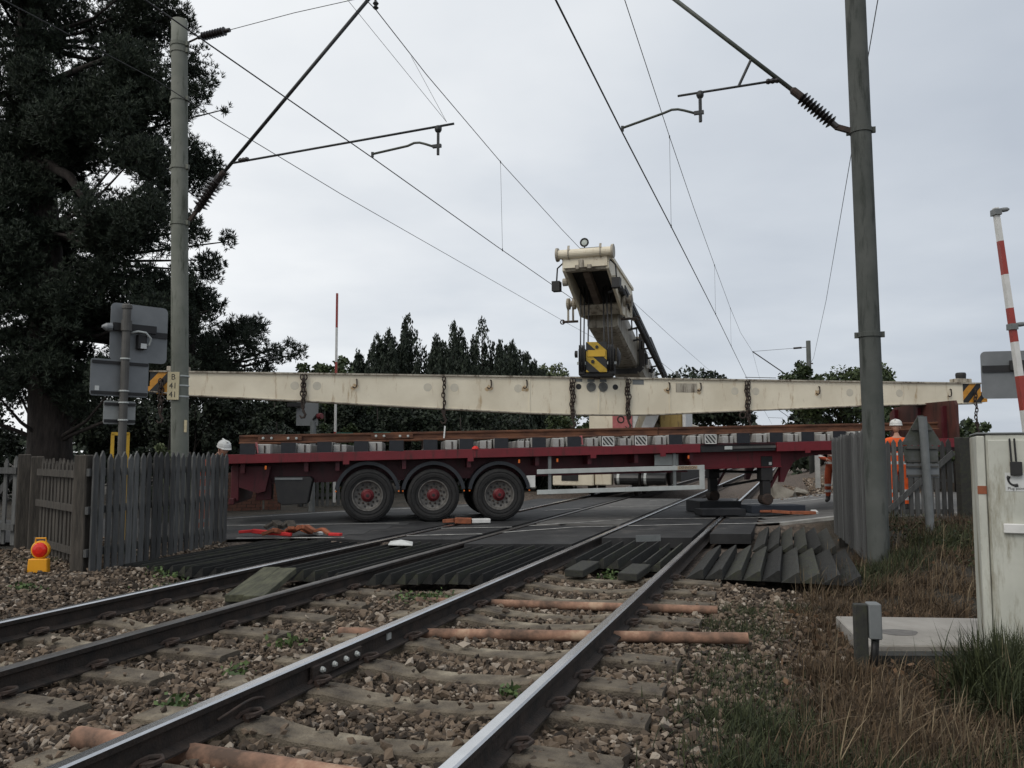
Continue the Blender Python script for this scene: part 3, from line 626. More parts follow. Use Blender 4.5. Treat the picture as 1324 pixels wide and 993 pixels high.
# ------------------------------------------------------------------ fences
def picket(mb, p, wdir, wd, z0, z1, th=.022, tip=.07):
    """pointed pale standing at p, wide along wdir"""
    wdir = Vector(wdir).normalized(); nd = Vector((-wdir.y, wdir.x, 0)); p = Vector(p)
    poly = [(-wd/2, z0), (wd/2, z0), (wd/2, z1-tip), (0, z1), (-wd/2, z1-tip)]
    mb.prism(poly, lambda u, v, h: p+wdir*u+nd*h+Vector((0, 0, v)), -th/2, th/2)
def fence(name, label, p0, p1, n, z0, z1, cat='fence', rails=(.25, .75, 1.2), wd=.075, m=None, back=1, posts=(), brace=False, jit=.012, postm=None, posth=None, postw=.13, z0b=None, z1b=None, railw=.04):
    m = m or M_fence; p0 = Vector((*p0, 0)); p1 = Vector((*p1, 0)); root = thing(name, label, cat, (p0.x, p0.y, z0))
    o = Vector(root.location); d = (p1-p0); Ln = d.length; d.normalize(); nd = Vector((-d.y, d.x, 0))*back
    z0b = z0 if z0b is None else z0b; z1b = z1 if z1b is None else z1b
    mb = MB()
    for i in range(n):
        f = (i+.5)/n; p = p0+d*(Ln*f+random.uniform(-jit, jit))-nd*.035
        dd = (d+nd*random.uniform(-.05, .05)).normalized()
        picket(mb, p-o, dd, wd*random.uniform(.92, 1.06), z0+(z0b-z0)*f+random.uniform(0, .03), z1+(z1b-z1)*f+random.uniform(-.025, .02))
    mb.build('pales', m, root)
    for r in rails:
        mb = MB(); mb.bar(p0+nd*.01+Vector((0, 0, z0+r))-o, p1+nd*.01+Vector((0, 0, z0b+r))-o, railw, .09); mb.build('rail', m, root)
    for f in posts:
        mb = MB(); q = p0+d*Ln*f+nd*.09-o; h = posth or (z1+(z1b-z1)*f-.03); mb.bar(q+Vector((0, 0, z0-.15)), q+Vector((0, 0, h)), postw, postw, up=(d.x, d.y, 0)); mb.build('post', postm or M_fencebr, root, bevel=.012)
    if brace:
        mb = MB(); mb.bar(p0-nd*.075+Vector((0, 0, z0+.12))-o, p1-nd*.075+Vector((0, 0, z0+1.22))-o, .03, .1); mb.build('brace', m, root)
    return root
fence('picket_fence', 'grey picket wing fence beside the far track, ending at the rear of the trailer', (-5.02, 10.05), (-4.53, 13.42), 24, -.08, 1.36, posts=(.97,), back=1, wd=.098)
mb = MB(); mb.box(-.085, .085, -.08, .08, -.35, 1.33); po = mb.build('fence_post', M_fencebr, bevel=.012); po.location = (-5.13, 10.16, -.35); tag(po, 'stout brown corner post at the near end of the left picket wing fence', 'post')
po.rotation_euler = (0, 0, R(-8))
fence('picket_fence', 'short brown picket panel with light top rail beside the pair of old posts', (-6.62, 11.85), (-5.25, 10.35), 12, -.05, 1.27, rails=(.2, .72, 1.14), back=-1, m=M_fencebr, wd=.095, railw=.025)
for i, (x, y, lab) in enumerate(((-7.08, 12.3, 'left'), (-6.75, 12.05, 'right'))):
    mb = MB(); mb.box(-.085, .085, -.085, .085, -.3, 1.34-.03*i); po = mb.build('fence_post', M_fencebr, bevel=.015); po.location = (x, y, -.3); po.rotation_euler = (0, 0, R(30)); tag(po, f'old brown gate post, {lab} one of the pair near the left edge', 'post', 'pair of old gate posts')
fence('picket_gate', 'grey picket gate with diagonal brace cut by the left edge of the view', (-8.35, 12.9), (-7.2, 12.35), 6, .0, 1.30, 'gate', rails=(.28, 1.1), wd=.085, back=-1, brace=True)
fence('picket_fence', 'pale picket fence continuing far left behind the brown posts', (-14, 15.5), (-8.5, 13.3), 30, -.05, 1.2, rails=(.3, 1.0), posts=(.3, .7))
# right side
fence('picket_fence', 'tall dark picket wing fence seen almost end-on at the foot of the right mast', (4.80, 11.45), (5.53, 14.5), 25, -.12, 1.66, rails=(.3, .9, 1.45), back=-1, wd=.11, posts=(.5, .98), z1b=1.62, z0b=-.0, jit=.006)
mb = MB(); mb.bar((0, 0, -.4), (0, 0, 1.63), .12, .11); po = mb.build('concrete_post', M_fencebr, bevel=.01, base=False); po.location = (4.83, 11.3, 0); tag(po, 'mottled concrete post at the near end of the right wing fence, against the mast', 'post')
g = fence('picket_gate', 'grey picket gate with long diagonal brace at the right, behind the triangular sign', (7.03, 16.0), (8.36, 16.1), 10, .16, 1.62, 'gate', rails=(.1, 1.28), wd=.085, brace=True, back=1, jit=.02)
mb = MB(); mb.bar((0, 0, -.3), (0, 0, 1.66), .2, .2); po = mb.build('fence_post', M_guard, bevel=.012, base=False); po.location = (8.52, 16.0, 0); tag(po, 'thick dark hanging post at the right of the picket gate, next to the cabinet', 'post')
mb = MB(); mb.bar((0, 0, -.3), (0, 0, 1.55), .1, .1); po = mb.build('fence_post', M_fence, bevel=.01, base=False); po.location = (6.96, 16.05, 0); tag(po, 'pale closing post at the left of the picket gate, beside the worker', 'post')
mb = MB(); mb.bar((-8.6, 7.0, -.17), (-5.18, 10.2, -.12), .16, .14); tag(mb.build('cable_trough', M_guard, bevel=.01), 'long dark timber edging from the left edge to the corner fence post', 'edging')

# ------------------------------------------------------------------ overhead line masts
def insulator(root, p, q, r=.062, sheds=9, m=None, parent=None):
    p = Vector(p); q = Vector(q); d = q-p; Ln = d.length; prof = [(r*.5, 0), (r*.5, Ln*.1)]
    for i in range(sheds):
        h = Ln*(.12+.76*i/sheds); k = Ln*.76/sheds; prof += [(r*.5, h), (r*1.15, h+k*.45), (r*.5, h+k*.75)]
    prof += [(r*.55, Ln*.9), (r*.55, Ln)]
    mb = MB(); mb.lathe(p, d, prof, 14); return mb.build('insulator', M_porc, root)
def mast(label, base, lean, h, r0, r1, m, bands):
    root = thing('overhead_line_mast', label, 'mast', base); mb = MB(); lean = Vector(lean)
    k = 14; pts = [Vector((0, 0, -.4))+lean*0]+[lean*(i/k)+Vector((0, 0, h*i/k)) for i in range(k+1)]
    mb.tube(pts, [r0]+[r0+(r1-r0)*i/k for i in range(k+1)], 20); mb.build('pole', m, root, smooth=True)
    for z in bands:
        f = z/h; mb = MB(); rr = r0+(r1-r0)*f; mb.lathe(lean*f+Vector((0, 0, z-.035)), (0, 0, 1), [(rr, 0), (rr+.014, .005), (rr+.014, .065), (rr, .07)], 20)
        for s_ in (-1, 1): mb.bar(lean*f+ndir*s_*(rr-.01)+Vector((0, 0, z)), lean*f+ndir*s_*(rr+.05)+Vector((0, 0, z)), .05, .075)
        mb.build('band', m, root)
    return root
ML0 = Vector((-5.45, 14.0, -.05)); MLl = Vector((-.30, 0, 0)); MLh = 8.86
mL = mast('weathered grey-green overhead line mast with number plate 41 41, before the pine', ML0, MLl, MLh, .142, .134, M_mast, (5.28, 6.25, 7.45, 8.30, 8.42))
def lp(root, v): return Vector(v)-Vector(root.location)
def sec(v, a, z, s): return W(s, a, z)
sL = 11.6
def LL(a, z): return lp(mL, W(sL, a, z))
insulator(mL, LL(-9.42, 5.44), LL(-8.96, 6.0), .118, 8)
mb = MB(); mb.bar(LL(-9.56, 5.28), LL(-9.40, 5.46), .045, .06); mb.build('hinge', M_clip, mL)
mb = MB(); mb.tube([LL(-8.98, 5.97), LL(-6.12, 8.72)], .03, 10); ct = mb.build('cantilever_tube', M_tube, mL, smooth=True)
mb = MB(); mb.lathe(LL(-8.98, 5.97), LL(-6.12, 8.72)-LL(-8.98, 5.97), [(.05, -.06), (.05, .12), (.032, .14)], 12); mb.build('collar', M_clip, ct)
mb = MB(); mb.tube([LL(-8.76, 6.19), LL(-4.74, 6.37)], .019, 8); rt = mb.build('registration_tube', M_tube, mL, smooth=True)
mb = MB(); mb.lathe(LL(-8.60, 6.22), LL(-4.74, 6.37)-LL(-8.62, 6.22), [(.03, 0), (.042, .03), (.03, .06), (.042, .09), (.03, .12), (.042, .15), (.03, .18)], 10); mb.build('insulator', M_porc, rt)
def drop_and_arm(root, F, a_top, z_top, a_w, z_w, parent):
    mb = MB(); mb.bar(F(a_top, z_top+.05), F(a_top, z_top-.40), .04, .045); mb.lathe(F(a_top, z_top-.04), Vector((0, 0, 1)), [(.04, 0), (.055, .03), (.055, .08), (.03, .1)], 8)
    mb.bar(F(a_top-.09, z_top-.26), F(a_top+.05, z_top-.26), .045, .05); mb.build('drop_bracket', M_tube, parent)
    sgn = 1 if a_w < a_top else -1; d = a_top-a_w
    pts = [F(a_top-.08*sgn, z_top-.26), F(a_top-.2*d, z_top-.20), F(a_top-.28*d, z_top-.17), F(a_top-.36*d, z_top-.165), F(a_top-.46*d, z_top-.20), F(a_w, z_w+.02)]
    mb = MB(); mb.tube(pts, .019, 8); mb.build('steady_arm', M_greentube, parent, smooth=True)
    mb = MB(); mb.bar(F(a_w, z_w+.05), F(a_w, z_w-.03), .04, .03); mb.build('wire_clamp', M_tube, parent)
drop_and_arm(mL, LL, -5.0, 6.31, -6.12, 6.03, rt)
mb = MB(); mb.tube([LL(-6.12, 8.72), LL(-6.1, 8.5)], .02, 6); mb.lathe(LL(-6.1, 8.42), (0, 0, 1), [(.02, 0), (.05, .03), (.02, .06), (.05, .1), (.02, .14)], 8); mb.build('suspension_clamp', M_tube, ct)
mb = MB(); mb.tube([LL(-9.72, 8.44), LL(-9.48, 8.50)], .018, 6); mb.build('shackle', M_clip, mL)
insulator(mL, LL(-9.50, 8.495), LL(-8.86, 8.53), .066, 9)
# number plate
npn = Vector((-.27, -.96, 0)).normalized(); nc = lp(mL, Vector((-5.56, 14.0, 2.46)))
mb = MB(); mb.box(-.10, .10, -.012, .012, -.23, .23); pl = mb.build('number_plate', mat('cream_plate', (.60, .52, .33), (.5, .43, .27), 9, .5), mL, bevel=.004)
pl.location = nc+Vector((-.02, -.155, 0)); pl.rotation_euler = (0, 0, R(-6))
for i, (tx, dz) in enumerate((('B', .145), ('41', .0), ('41', -.145))): text_mesh('lettering', tx, .135, (0, -.0135, dz), (R(90), 0, 0), M_ink, pl, .001)
for z in (2.28, 2.46, 2.62): mb = MB(); mb.lathe(lp(mL, Vector((-5.535, 14.0, z))), (0, 0, 1), [(.147, 0), (.150, .005), (.150, .02), (.147, .025)], 18); mb.build('strap', M_galv, mL)
mb = MB(); mb.box(-.02, .02, -.012, .012, -.1, .1); q = mb.build('tag_plate', mat('cream_plate', (.6, .52, .33)), mL); q.location = lp(mL, Vector((-5.38, 13.905, 1.8)))
# right mast
MR0 = Vector((4.81, 11.2, -.12)); MRl = Vector((-.06, 0, 0)); MRh = 8.9
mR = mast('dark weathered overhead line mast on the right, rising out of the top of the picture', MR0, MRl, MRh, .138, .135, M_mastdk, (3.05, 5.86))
sR = 12.1
def RR(a, z): return lp(mR, W(sR, a, z))
mb = MB(); mb.bar(RR(.93, 5.74), RR(.72, 5.83), .06, .07); mb.build('hinge', M_clip, mR)
insulator(mR, RR(.74, 5.82), RR(.22, 6.38), .085, 10)
mb = MB(); mb.tube([RR(.25, 6.35), RR(-2.15, 8.75)], .031, 10); ct = mb.build('cantilever_tube', M_greentube, mR, smooth=True)
mb = MB(); mb.lathe(RR(.25, 6.35), RR(-2.15, 8.75)-RR(.25, 6.35), [(.055, -.06), (.055, .1), (.034, .13)], 12); mb.build('collar', M_clip, ct)
mb = MB(); mb.tube([RR(-.02, 6.6), RR(-1.42, 6.56)], .018, 8); rt = mb.build('registration_tube', M_tube, mR, smooth=True)
mb = MB(); mb.lathe(RR(.0, 6.6), ndir*-1, [(.03, 0), (.042, .03), (.03, .06), (.042, .09), (.03, .12), (.042, .15), (.03, .18)], 10); mb.build('insulator', M_porc, rt)
mb = MB(); mb.tube([RR(-.56, 6.58), RR(-.38, 6.95)], .02, 8); mb.build('strut', M_tube, rt)
drop_and_arm(mR, RR, -1.1, 6.53, -2.24, 6.16, rt)
# far mast of the same line
def far_mast(label, s, a, h, reach, zc, sg):
    b = W(s, a, 0); root = thing('overhead_line_mast', label, 'mast', b); mb = MB(); mb.tube([(0, 0, -.2), (0, 0, h)], [.16, .14], 10); mb.build('pole', M_mastdk, root, smooth=True)
    F = lambda aa, z: W(s, aa, z)-b
    mb = MB(); mb.tube([F(a, zc-2.6), F(a+sg*reach, zc)], .035, 6); mb.build('cantilever_tube', M_tube, root)
    mb = MB(); mb.tube([F(a, zc+.15), F(a+sg*.5, zc+.13)], .02, 6); mb.tube([F(a+sg*.4, zc+.13), F(a+sg*.9, zc+.11)], .06, 6); mb.tube([F(a+sg*.9, zc+.11), F(a+sg*reach, zc)], .012, 5); mb.build('tie_wire', M_porc, root)
    mb = MB(); mb.tube([F(a+sg*(reach-1.4), zc-1.75), F(a+sg*(reach+.5), zc-1.65)], .022, 6); mb.build('registration_tube', M_tube, root)
    mb = MB(); mb.bar(F(a-.25, zc-.9), F(a+.25, zc-.9), .06, .08); mb.build('band', M_clip, root)
    return root
far_mast('small distant overhead line mast right of the crane, behind the middle of the lifting beam', 56, 1.3, 8.5, 3.4, 7.95, -1)
far_mast('distant overhead line mast beyond the crane boom, on the far side of the tracks', 72, -8.9, 8.4, 3.2, 7.9, 1)
far_mast('most distant overhead line mast, tiny above the rails under the beam', 118, 1.3, 8.5, 3.4, 7.95, -1)

# ------------------------------------------------------------------ wires
def wire(name, label, cat, pts, r, group=None):
    root = thing(name, label, cat, pts[0], 0, group); o = Vector(pts[0]); mb = MB(); mb.tube([Vector(p)-o for p in pts], r, 6); mb.build('wire', M_wire, root, smooth=True); return root
def catenary(s0, s1, a0, a1, z0, z1, sag, n=14):
    return [W(s0+(s1-s0)*f, a0+(a1-a0)*f, z0+(z1-z0)*f-sag*4*f*(1-f)) for f in (i/n for i in range(n+1))]
def span(r_, rows, q): pass
def contact(label, s_list, a_list, z_list, r): return wire('contact_wire', label, 'wire', [W(s, a, z) for s, a, z in zip(s_list, a_list, z_list)], r)
c2w = contact('heavy contact wire of the near track, passing the steady arm on the right', [-20, 4, 12.1, 17.4, 28.5, 44, 56, 120], [-2.0, -2.14, -2.25, -2.2, -2.2, -2.2, -2.25, -2.2], [6.0, 5.99, 6.13, 6.02, 5.95, 5.75, 5.7, 5.5], .0115)
c1w = contact('contact wire of the far track, held by the steady arm on the left', [-20, 6.4, 11.6, 17, 23.6, 40, 56, 120], [-5.7, -5.95, -6.12, -5.95, -5.95, -5.8, -5.9, -5.6], [5.95, 5.82, 5.99, 5.86, 5.9, 5.8, 5.7, 5.5], .0085)
m2 = [(-20, 8.2, .4), (12.15, 8.2, 0)]
def mess(label, a, pts, r): return wire('catenary_wire', label, 'wire', [W(s, aa, z) for s, aa, z in pts], r)
m2w = mess('thin catenary wire above the near track with two hanging droppers', 0, [(-20, -2.1, 8.0), (0, -2.15, 7.9), (12.1, -2.2, 8.22), (17.2, -2.2, 7.92), (22, -2.2, 7.72), (28.5, -2.2, 7.58), (36, -2.2, 7.45), (44, -2.2, 7.5), (56, -2.1, 7.95), (80, -2.2, 7.3), (118, -2.1, 7.9)], .0075)
m1w = mess('thin catenary wire above the far track, running from the left cantilever to the crane head', 0, [(-20, -6, 8.0), (0, -6.1, 8.0), (11.6, -6.1, 8.42), (13.5, -6.06, 8.18), (17.5, -5.98, 7.86), (22.4, -5.88, 7.60), (30, -5.8, 7.40), (44, -5.7, 7.45), (72, -5.7, 7.9), (118, -5.7, 7.9)], .0075)
def at_s(root_pts, s):
    S_ = [p[0] for p in root_pts]; return [float(np.interp(s, S_, [p[i] for p in root_pts])) for i in (1, 2)]
C2P = list(zip([-20, 4, 12.1, 17.4, 28.5, 44, 56, 120], [-2.0, -2.14, -2.25, -2.2, -2.2, -2.2, -2.25, -2.2], [6.0, 5.99, 6.13, 6.02, 5.95, 5.75, 5.7, 5.5]))
C1P = list(zip([-20, 6.4, 11.6, 17, 23.6, 40, 56, 120], [-5.7, -5.95, -6.12, -5.95, -5.95, -5.8, -5.9, -5.6], [5.95, 5.82, 5.99, 5.86, 5.9, 5.8, 5.7, 5.5]))
M2P = [(-20, -2.1, 8.0), (0, -2.15, 7.9), (12.1, -2.2, 8.22), (17.2, -2.2, 7.92), (22, -2.2, 7.72), (28.5, -2.2, 7.58), (36, -2.2, 7.45), (44, -2.2, 7.5), (56, -2.1, 7.95)]
M1P = [(-20, -6, 8.0), (0, -6.1, 8.0), (11.6, -6.1, 8.42), (13.5, -6.06, 8.18), (17.5, -5.98, 7.86), (22.4, -5.88, 7.60), (30, -5.8, 7.40), (44, -5.7, 7.45), (72, -5.7, 7.9)]
def dropper(root, s, MP, CP, r=.004):
    o = Vector(root.location); a, z = at_s(MP, s); a2, z2 = at_s(CP, s+.05); mb = MB(); mb.tube([W(s, a, z)-o, W(s+.05, a2, z2)-o], r, 5); mb.bar(W(s, a, z-.03)-o, W(s, a, z+.02)-o, .02, .03); mb.bar(W(s+.05, a2, z2-.02)-o, W(s+.05, a2, z2+.04)-o, .02, .03); mb.build('dropper', M_wire, root)
for s in (17.2, 28.2, 36): dropper(m2w, s, M2P, C2P)
for s in (17.4, 31): dropper(m1w, s, M1P, C1P)
o = Vector(m1w.location)
mb = MB(); mb.tube([W(12.9, -6.08, 8.24)-o, W(11.62, -4.87, 6.42)-o], .0035, 5); mb.tube([W(8.8, -6.1, 8.3)-o, W(11.62, -4.87, 6.42)-o], .0035, 5); mb.build('registration_stay', M_wire, m1w)
wire('return_wire', 'long earth wire crossing the pine and passing behind the plated mast', 'wire', [W(s, a, z) for s, a, z in ((-12, -9.25, 7.2), (7.7, -9.28, 7.05), (10.4, -9.3, 7.19), (11.8, -9.3, 7.14), (16.2, -9.3, 7.09), (37, -9.3, 7.2), (72, -9.1, 7.5))], .0075)
wire('return_wire', 'steep wire passing behind the right mast down to the small distant mast', 'wire', [W(s, a, z) for s, a, z in ((-12, 1.3, 7.5), (12, 1.3, 7.49), (17, 1.3, 7.22), (30, 1.3, 6.5), (45.8, 1.3, 6.3), (56, 1.3, 6.9))], .007)
wire('span_wire', 'thin wire from the insulator at the top of the left mast across to the right', 'wire', [W(sL, -8.87, 8.53), W(sL, -7.6, 8.62), W(sL, -4.5, 8.72), W(sL, .9, 8.7)], .006)

# ------------------------------------------------------------------ flatbed trailer
TA = R(9); KX = .0235
tr = thing('flatbed_trailer', 'long red three-axle flatbed trailer standing across the level crossing', 'trailer', (0, 17.1, 0), TA)
uT = Vector((math.cos(TA), math.sin(TA), 0)); vT = Vector((-math.sin(TA), math.cos(TA), 0))
def TW(q, off, z): return Vector((0, 17.1, 0))+uT*q+vT*off+Vector((0, 0, z))
TWD = 2.5
def tb(name, m, boxes, bevel=.006, parent=None):
    mb = MB()
    for b in boxes: mb.box(*b)
    return mb.shear(KX).build(name, m, parent or tr, bevel=bevel)
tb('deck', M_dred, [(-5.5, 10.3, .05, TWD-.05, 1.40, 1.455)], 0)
tb('side_rail', M_red, [(-5.52, 4.0, 0, .07, 1.285, 1.462)]); tb('side_rail', M_red, [(5.72, 10.35, 0, .07, 1.265, 1.462)]); tb('side_rail', M_red, [(-5.52, 10.35, TWD-.07, TWD, 1.285, 1.462)])
tb('rear_beam', M_red, [(-5.56, -5.5, 0, TWD, 1.25, 1.46)])
tb('sliding_deck_edge', M_black, [(4.02, 5.70, .05, .12, 1.285, 1.45)]); tb('grey_channel', M_galv, [(4.55, 4.72, .02, .05, 1.33, 1.40)]); tb('deck_lip', mat('dull_grey_metal', (.09, .09, .085), (.06, .06, .055), 5, .6), [(4.73, 5.70, .02, .06, 1.345, 1.395)], 0)
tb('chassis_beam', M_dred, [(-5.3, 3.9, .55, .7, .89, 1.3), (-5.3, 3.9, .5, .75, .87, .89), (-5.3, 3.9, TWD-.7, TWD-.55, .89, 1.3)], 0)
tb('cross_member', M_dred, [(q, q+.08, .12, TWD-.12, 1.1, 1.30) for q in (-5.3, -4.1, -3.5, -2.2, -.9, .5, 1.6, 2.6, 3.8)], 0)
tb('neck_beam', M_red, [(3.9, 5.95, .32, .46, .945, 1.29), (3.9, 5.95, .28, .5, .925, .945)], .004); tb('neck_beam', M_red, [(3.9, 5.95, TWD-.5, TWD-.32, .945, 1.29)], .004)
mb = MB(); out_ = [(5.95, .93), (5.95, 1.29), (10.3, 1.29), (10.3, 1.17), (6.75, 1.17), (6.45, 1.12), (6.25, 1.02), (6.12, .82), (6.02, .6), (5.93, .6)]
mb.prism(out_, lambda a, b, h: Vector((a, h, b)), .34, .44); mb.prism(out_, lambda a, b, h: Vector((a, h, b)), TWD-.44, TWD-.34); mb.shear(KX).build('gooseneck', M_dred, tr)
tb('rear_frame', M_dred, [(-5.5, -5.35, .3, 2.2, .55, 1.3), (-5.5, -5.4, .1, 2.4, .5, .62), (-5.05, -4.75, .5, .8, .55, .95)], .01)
mb = MB(); mb.prism([(-5.35, 1.1), (-4.75, 1.1), (-4.85, .62), (-5.0, .58), (-5.35, .7)], lambda a, b, h: Vector((a, h, b)), .3, .42); mb.build('rear_bracket', M_dred, tr)
# tool box
mb = MB(); mb.prism([(-4.66, .90), (-3.98, .90), (-3.93, .84), (-3.96, .72), (-4.02, .38), (-4.5, .36), (-4.58, .42)], lambda a, b, h: Vector((a, h, b)), .06, .62); tbx = mb.build('tool_box', M_black, tr, bevel=.012)
mb = MB(); mb.box(-4.64, -4.12, .045, .075, .845, .885); mb.build('lid_edge', M_greybox, tbx)
# wheels
def wheel(q, off, zc, flip=1):
    wroot = bpy.data.objects.new('wheel', None); COL.objects.link(wroot); wroot.parent = tr; wroot.location = (q, off, zc); wroot.empty_display_size = .2
    return wroot
def wheel_parts(root):
    Rr = .525; mb = MB()
    prof = [(.30, .0), (.335, -.012), (.42, -.03), (.475, -.018), (.505, 0), (.523, .03), (.525, .08), (.525, .30), (.523, .35), (.505, .38), (.42, .40), (.30, .385)]
    mb.lathe((0, 0, 0), (0, 1, 0), prof, 40, False); t_ = mb.build('tyre', M_rubber, root, smooth=False)
    mb = MB()
    for r in (.36, .45): mb.lathe((0, -.024, 0), (0, 1, 0), [(r, .0), (r+.006, -.012), (r+.012, 0)], 40, False)
    for h in (.12, .19, .26): mb.lathe((0, h-.008, 0), (0, 1, 0), [(.527, 0), (.5275, .001), (.527, .016)], 40, False)
    mb.build('tread', M_black, t_)
    mb = MB(); mb.lathe((0, 0, 0), (0, 1, 0), [(.30, -.002), (.305, -.016), (.285, -.014), (.268, .012), (.262, .05), (.20, .075), (.15, .085), (.12, .085)], 36, False); mb.lathe((0, .05, 0), (0, 1, 0), [(.262, 0), (.262, .25)], 30, False)
    rm = mb.build('rim', M_rim, root, smooth=False)
    for i in range(10):
        mb = MB(); a = 2*math.pi*i/10+.1; c = Vector((.222*math.cos(a), .062, .222*math.sin(a))); mb.lathe(c, (0, -1, 0), [(.024, 0), (.024, .006), (.0, .007)], 10); mb.build('vent_hole', M_black, rm)
    for i in range(10):
        mb = MB(); a = 2*math.pi*i/10+.41; c = Vector((.168*math.cos(a), .08, .168*math.sin(a))); mb.lathe(c, (0, -1, 0), [(.02, 0), (.018, .03), (.012, .04)], 6); mb.build('wheel_nut', M_clip, rm)
    mb = MB(); mb.lathe((0, .085, 0), (0, -1, 0), [(.13, 0), (.125, .02), (.09, .045), (.085, .09), (.07, .11), (.0, .115)], 20); h = mb.build('hub', M_hub, root, smooth=False)
    mb = MB(); mb.lathe((0, -.02, 0), (0, -1, 0), [(.03, .0), (.028, .02), (.0, .022)], 8); mb.build('hub_cap', M_black, h)
WQ = (-2.87, -1.57, -.24)
w0 = wheel(WQ[0], .12, .527); wheel_parts(w0)
for q in WQ[1:]:
    c = copy_tree(w0, tr); c.location = (q, .12, .527); c.rotation_euler = (0, random.uniform(0, 1), 0)
for q in WQ:
    c = copy_tree(w0, tr); c.location = (q, TWD-.12, .527); c.rotation_euler = (0, random.uniform(0, 1), R(180))
mb = MB()
for q in WQ: mb.tube([(q, .4, .527), (q, TWD-.4, .527)], .07, 10); mb.box(q-.5, q+.1, .6, .72, .6, .72)
mb.build('axle', M_black, tr)
def mudguard(q, off0, off1):
    mb = MB(); n_ = 18; ri, ro = .605, .635; a0, a1 = R(8), R(172)
    P = []
    for i in range(n_+1):
        a = a0+(a1-a0)*i/n_
        for r, y in ((ri, off0), (ro, off0), (ro, off1), (ri, off1)): P.append((q+r*math.cos(a), y, .56+r*math.sin(a)*1.0))
    F = [(i*4+j, i*4+(j+1) % 4, i*4+4+(j+1) % 4, i*4+4+j) for i in range(n_) for j in range(4)]+[(0, 1, 2, 3), (n_*4+3, n_*4+2, n_*4+1, n_*4)]
    mb.add(P, F)
    Pl = []
    for i in range(n_+1):
        a = a0+(a1-a0)*i/n_
        for r, y in ((.572, off0-.006), (.642, off0-.006), (.642, off0+.02), (.572, off0+.02)): Pl.append((q+r*math.cos(a), y, .56+r*math.sin(a)))
    mb.add(Pl, F); g = mb.build('mudguard', M_navy, tr)
    mb = MB()
    for sg in (-1, 1): mb.box(q+sg*.61-.014, q+sg*.61+.014, off0-.022, off0-.008, .60, .628)
    mb.build('side_marker', M_amber, g)
for q in WQ: mudguard(q, .10, .55); mudguard(q, TWD-.55, TWD-.1)
# side guards
for k, (z0, z1) in enumerate(((.925, 1.02), (.515, .605))): tb('side_guard_bar', M_galv, [(.52, 4.06, .02, .05, z0, z1)], .004)
tb('side_guard_end', M_galv, [(3.98, 4.09, .017, .053, .515, 1.022)], .004)
tb('guard_post', M_greybox, [(.76, .82, .055, .1, .5, 1.3)], 0); tb('guard_post', M_greybox, [(3.42, 3.48, .055, .1, .5, 1.3)], 0)
tb('mud_flap', M_white, [(.32, .50, .12, .14, .66, .9)], 0)
gp = tb('name_plate', mat('buff_plate', (.42, .32, .22), (.36, .27, .18), 8, .5), [(3.50, 3.93, .012, .019, .938, 1.012)], 0)
text_mesh('lettering', 'DENNISON', .075, (3.715, .0105, .975+KX*3.715), (R(90), 0, 0), M_ink, gp, .0008)
tb('ladder_panel', M_galv, [(3.1, 3.62, .3, .33, 1.03, 1.26)], 0)
tb('air_tank', M_greycan, [(1.3, 2.7, .8, 1.2, .95, 1.25)], .08)
for q in (-4.83, .13, .92, 3.72): tb('side_marker', M_amber, [(q, q+.035, -.004, .02, 1.16, 1.23)], .003)
for q in (-3.35, -.9, 1.63, 4.02-.9, 6.35): tb('stake_pocket', M_red, [(q, q+.12, -.012, .0, 1.22, 1.30)], 0)
# landing legs
def leg(off, q):
    z1 = 1.05
    mb = MB(); mb.box(q-.13, q+.13, off, off+.24, .78, 1.30); mb.box(q-.09, q+.09, off+.03, off+.21, .36, .80); lg = mb.build('landing_leg', M_black, tr, bevel=.008)
    mb = MB(); mb.lathe((q, off-.02, .375), (0, 1, 0), [(.10, 0), (.125, .02), (.125, .26), (.10, .28)], 18); mb.build('foot', M_clip, lg)
    mb = MB(); mb.bar((q+.1, off+.12, .62), (q+.5, off+.16, 1.25), .06, .06); mb.build('brace', M_dred, lg)
    return lg
leg(.30, 5.62); leg(1.95, 5.10)
mb = MB(); mb.tube([(5.62, .5, .95), (5.10, 2.0, .95)], .03, 8); mb.bar((5.3, 1.9, .6), (5.62, .55, .8), .05, .05); mb.build('cross_shaft', M_black, tr)
tb('leg_plate', M_paper, [(5.66, 5.72, .285, .297, .98, 1.04)], 0)
# front bulkhead
mb = MB(); mb.prism([(.0, 1.46), (2.45, 1.46), (2.45, 2.12), (2.25, 2.26), (1.5, 2.30), (.05, 2.30), (0, 2.2)], lambda a, b, h: Vector((h, a, b)), 9.95, 10.02); mb.shear(KX).build('bulkhead', M_bulk, tr)
for i in range(3): tb('bulkhead_frame', M_dred, [(9.86, 9.95, .3+.9*i, .38+.9*i, 1.46, 2.2)], 0)

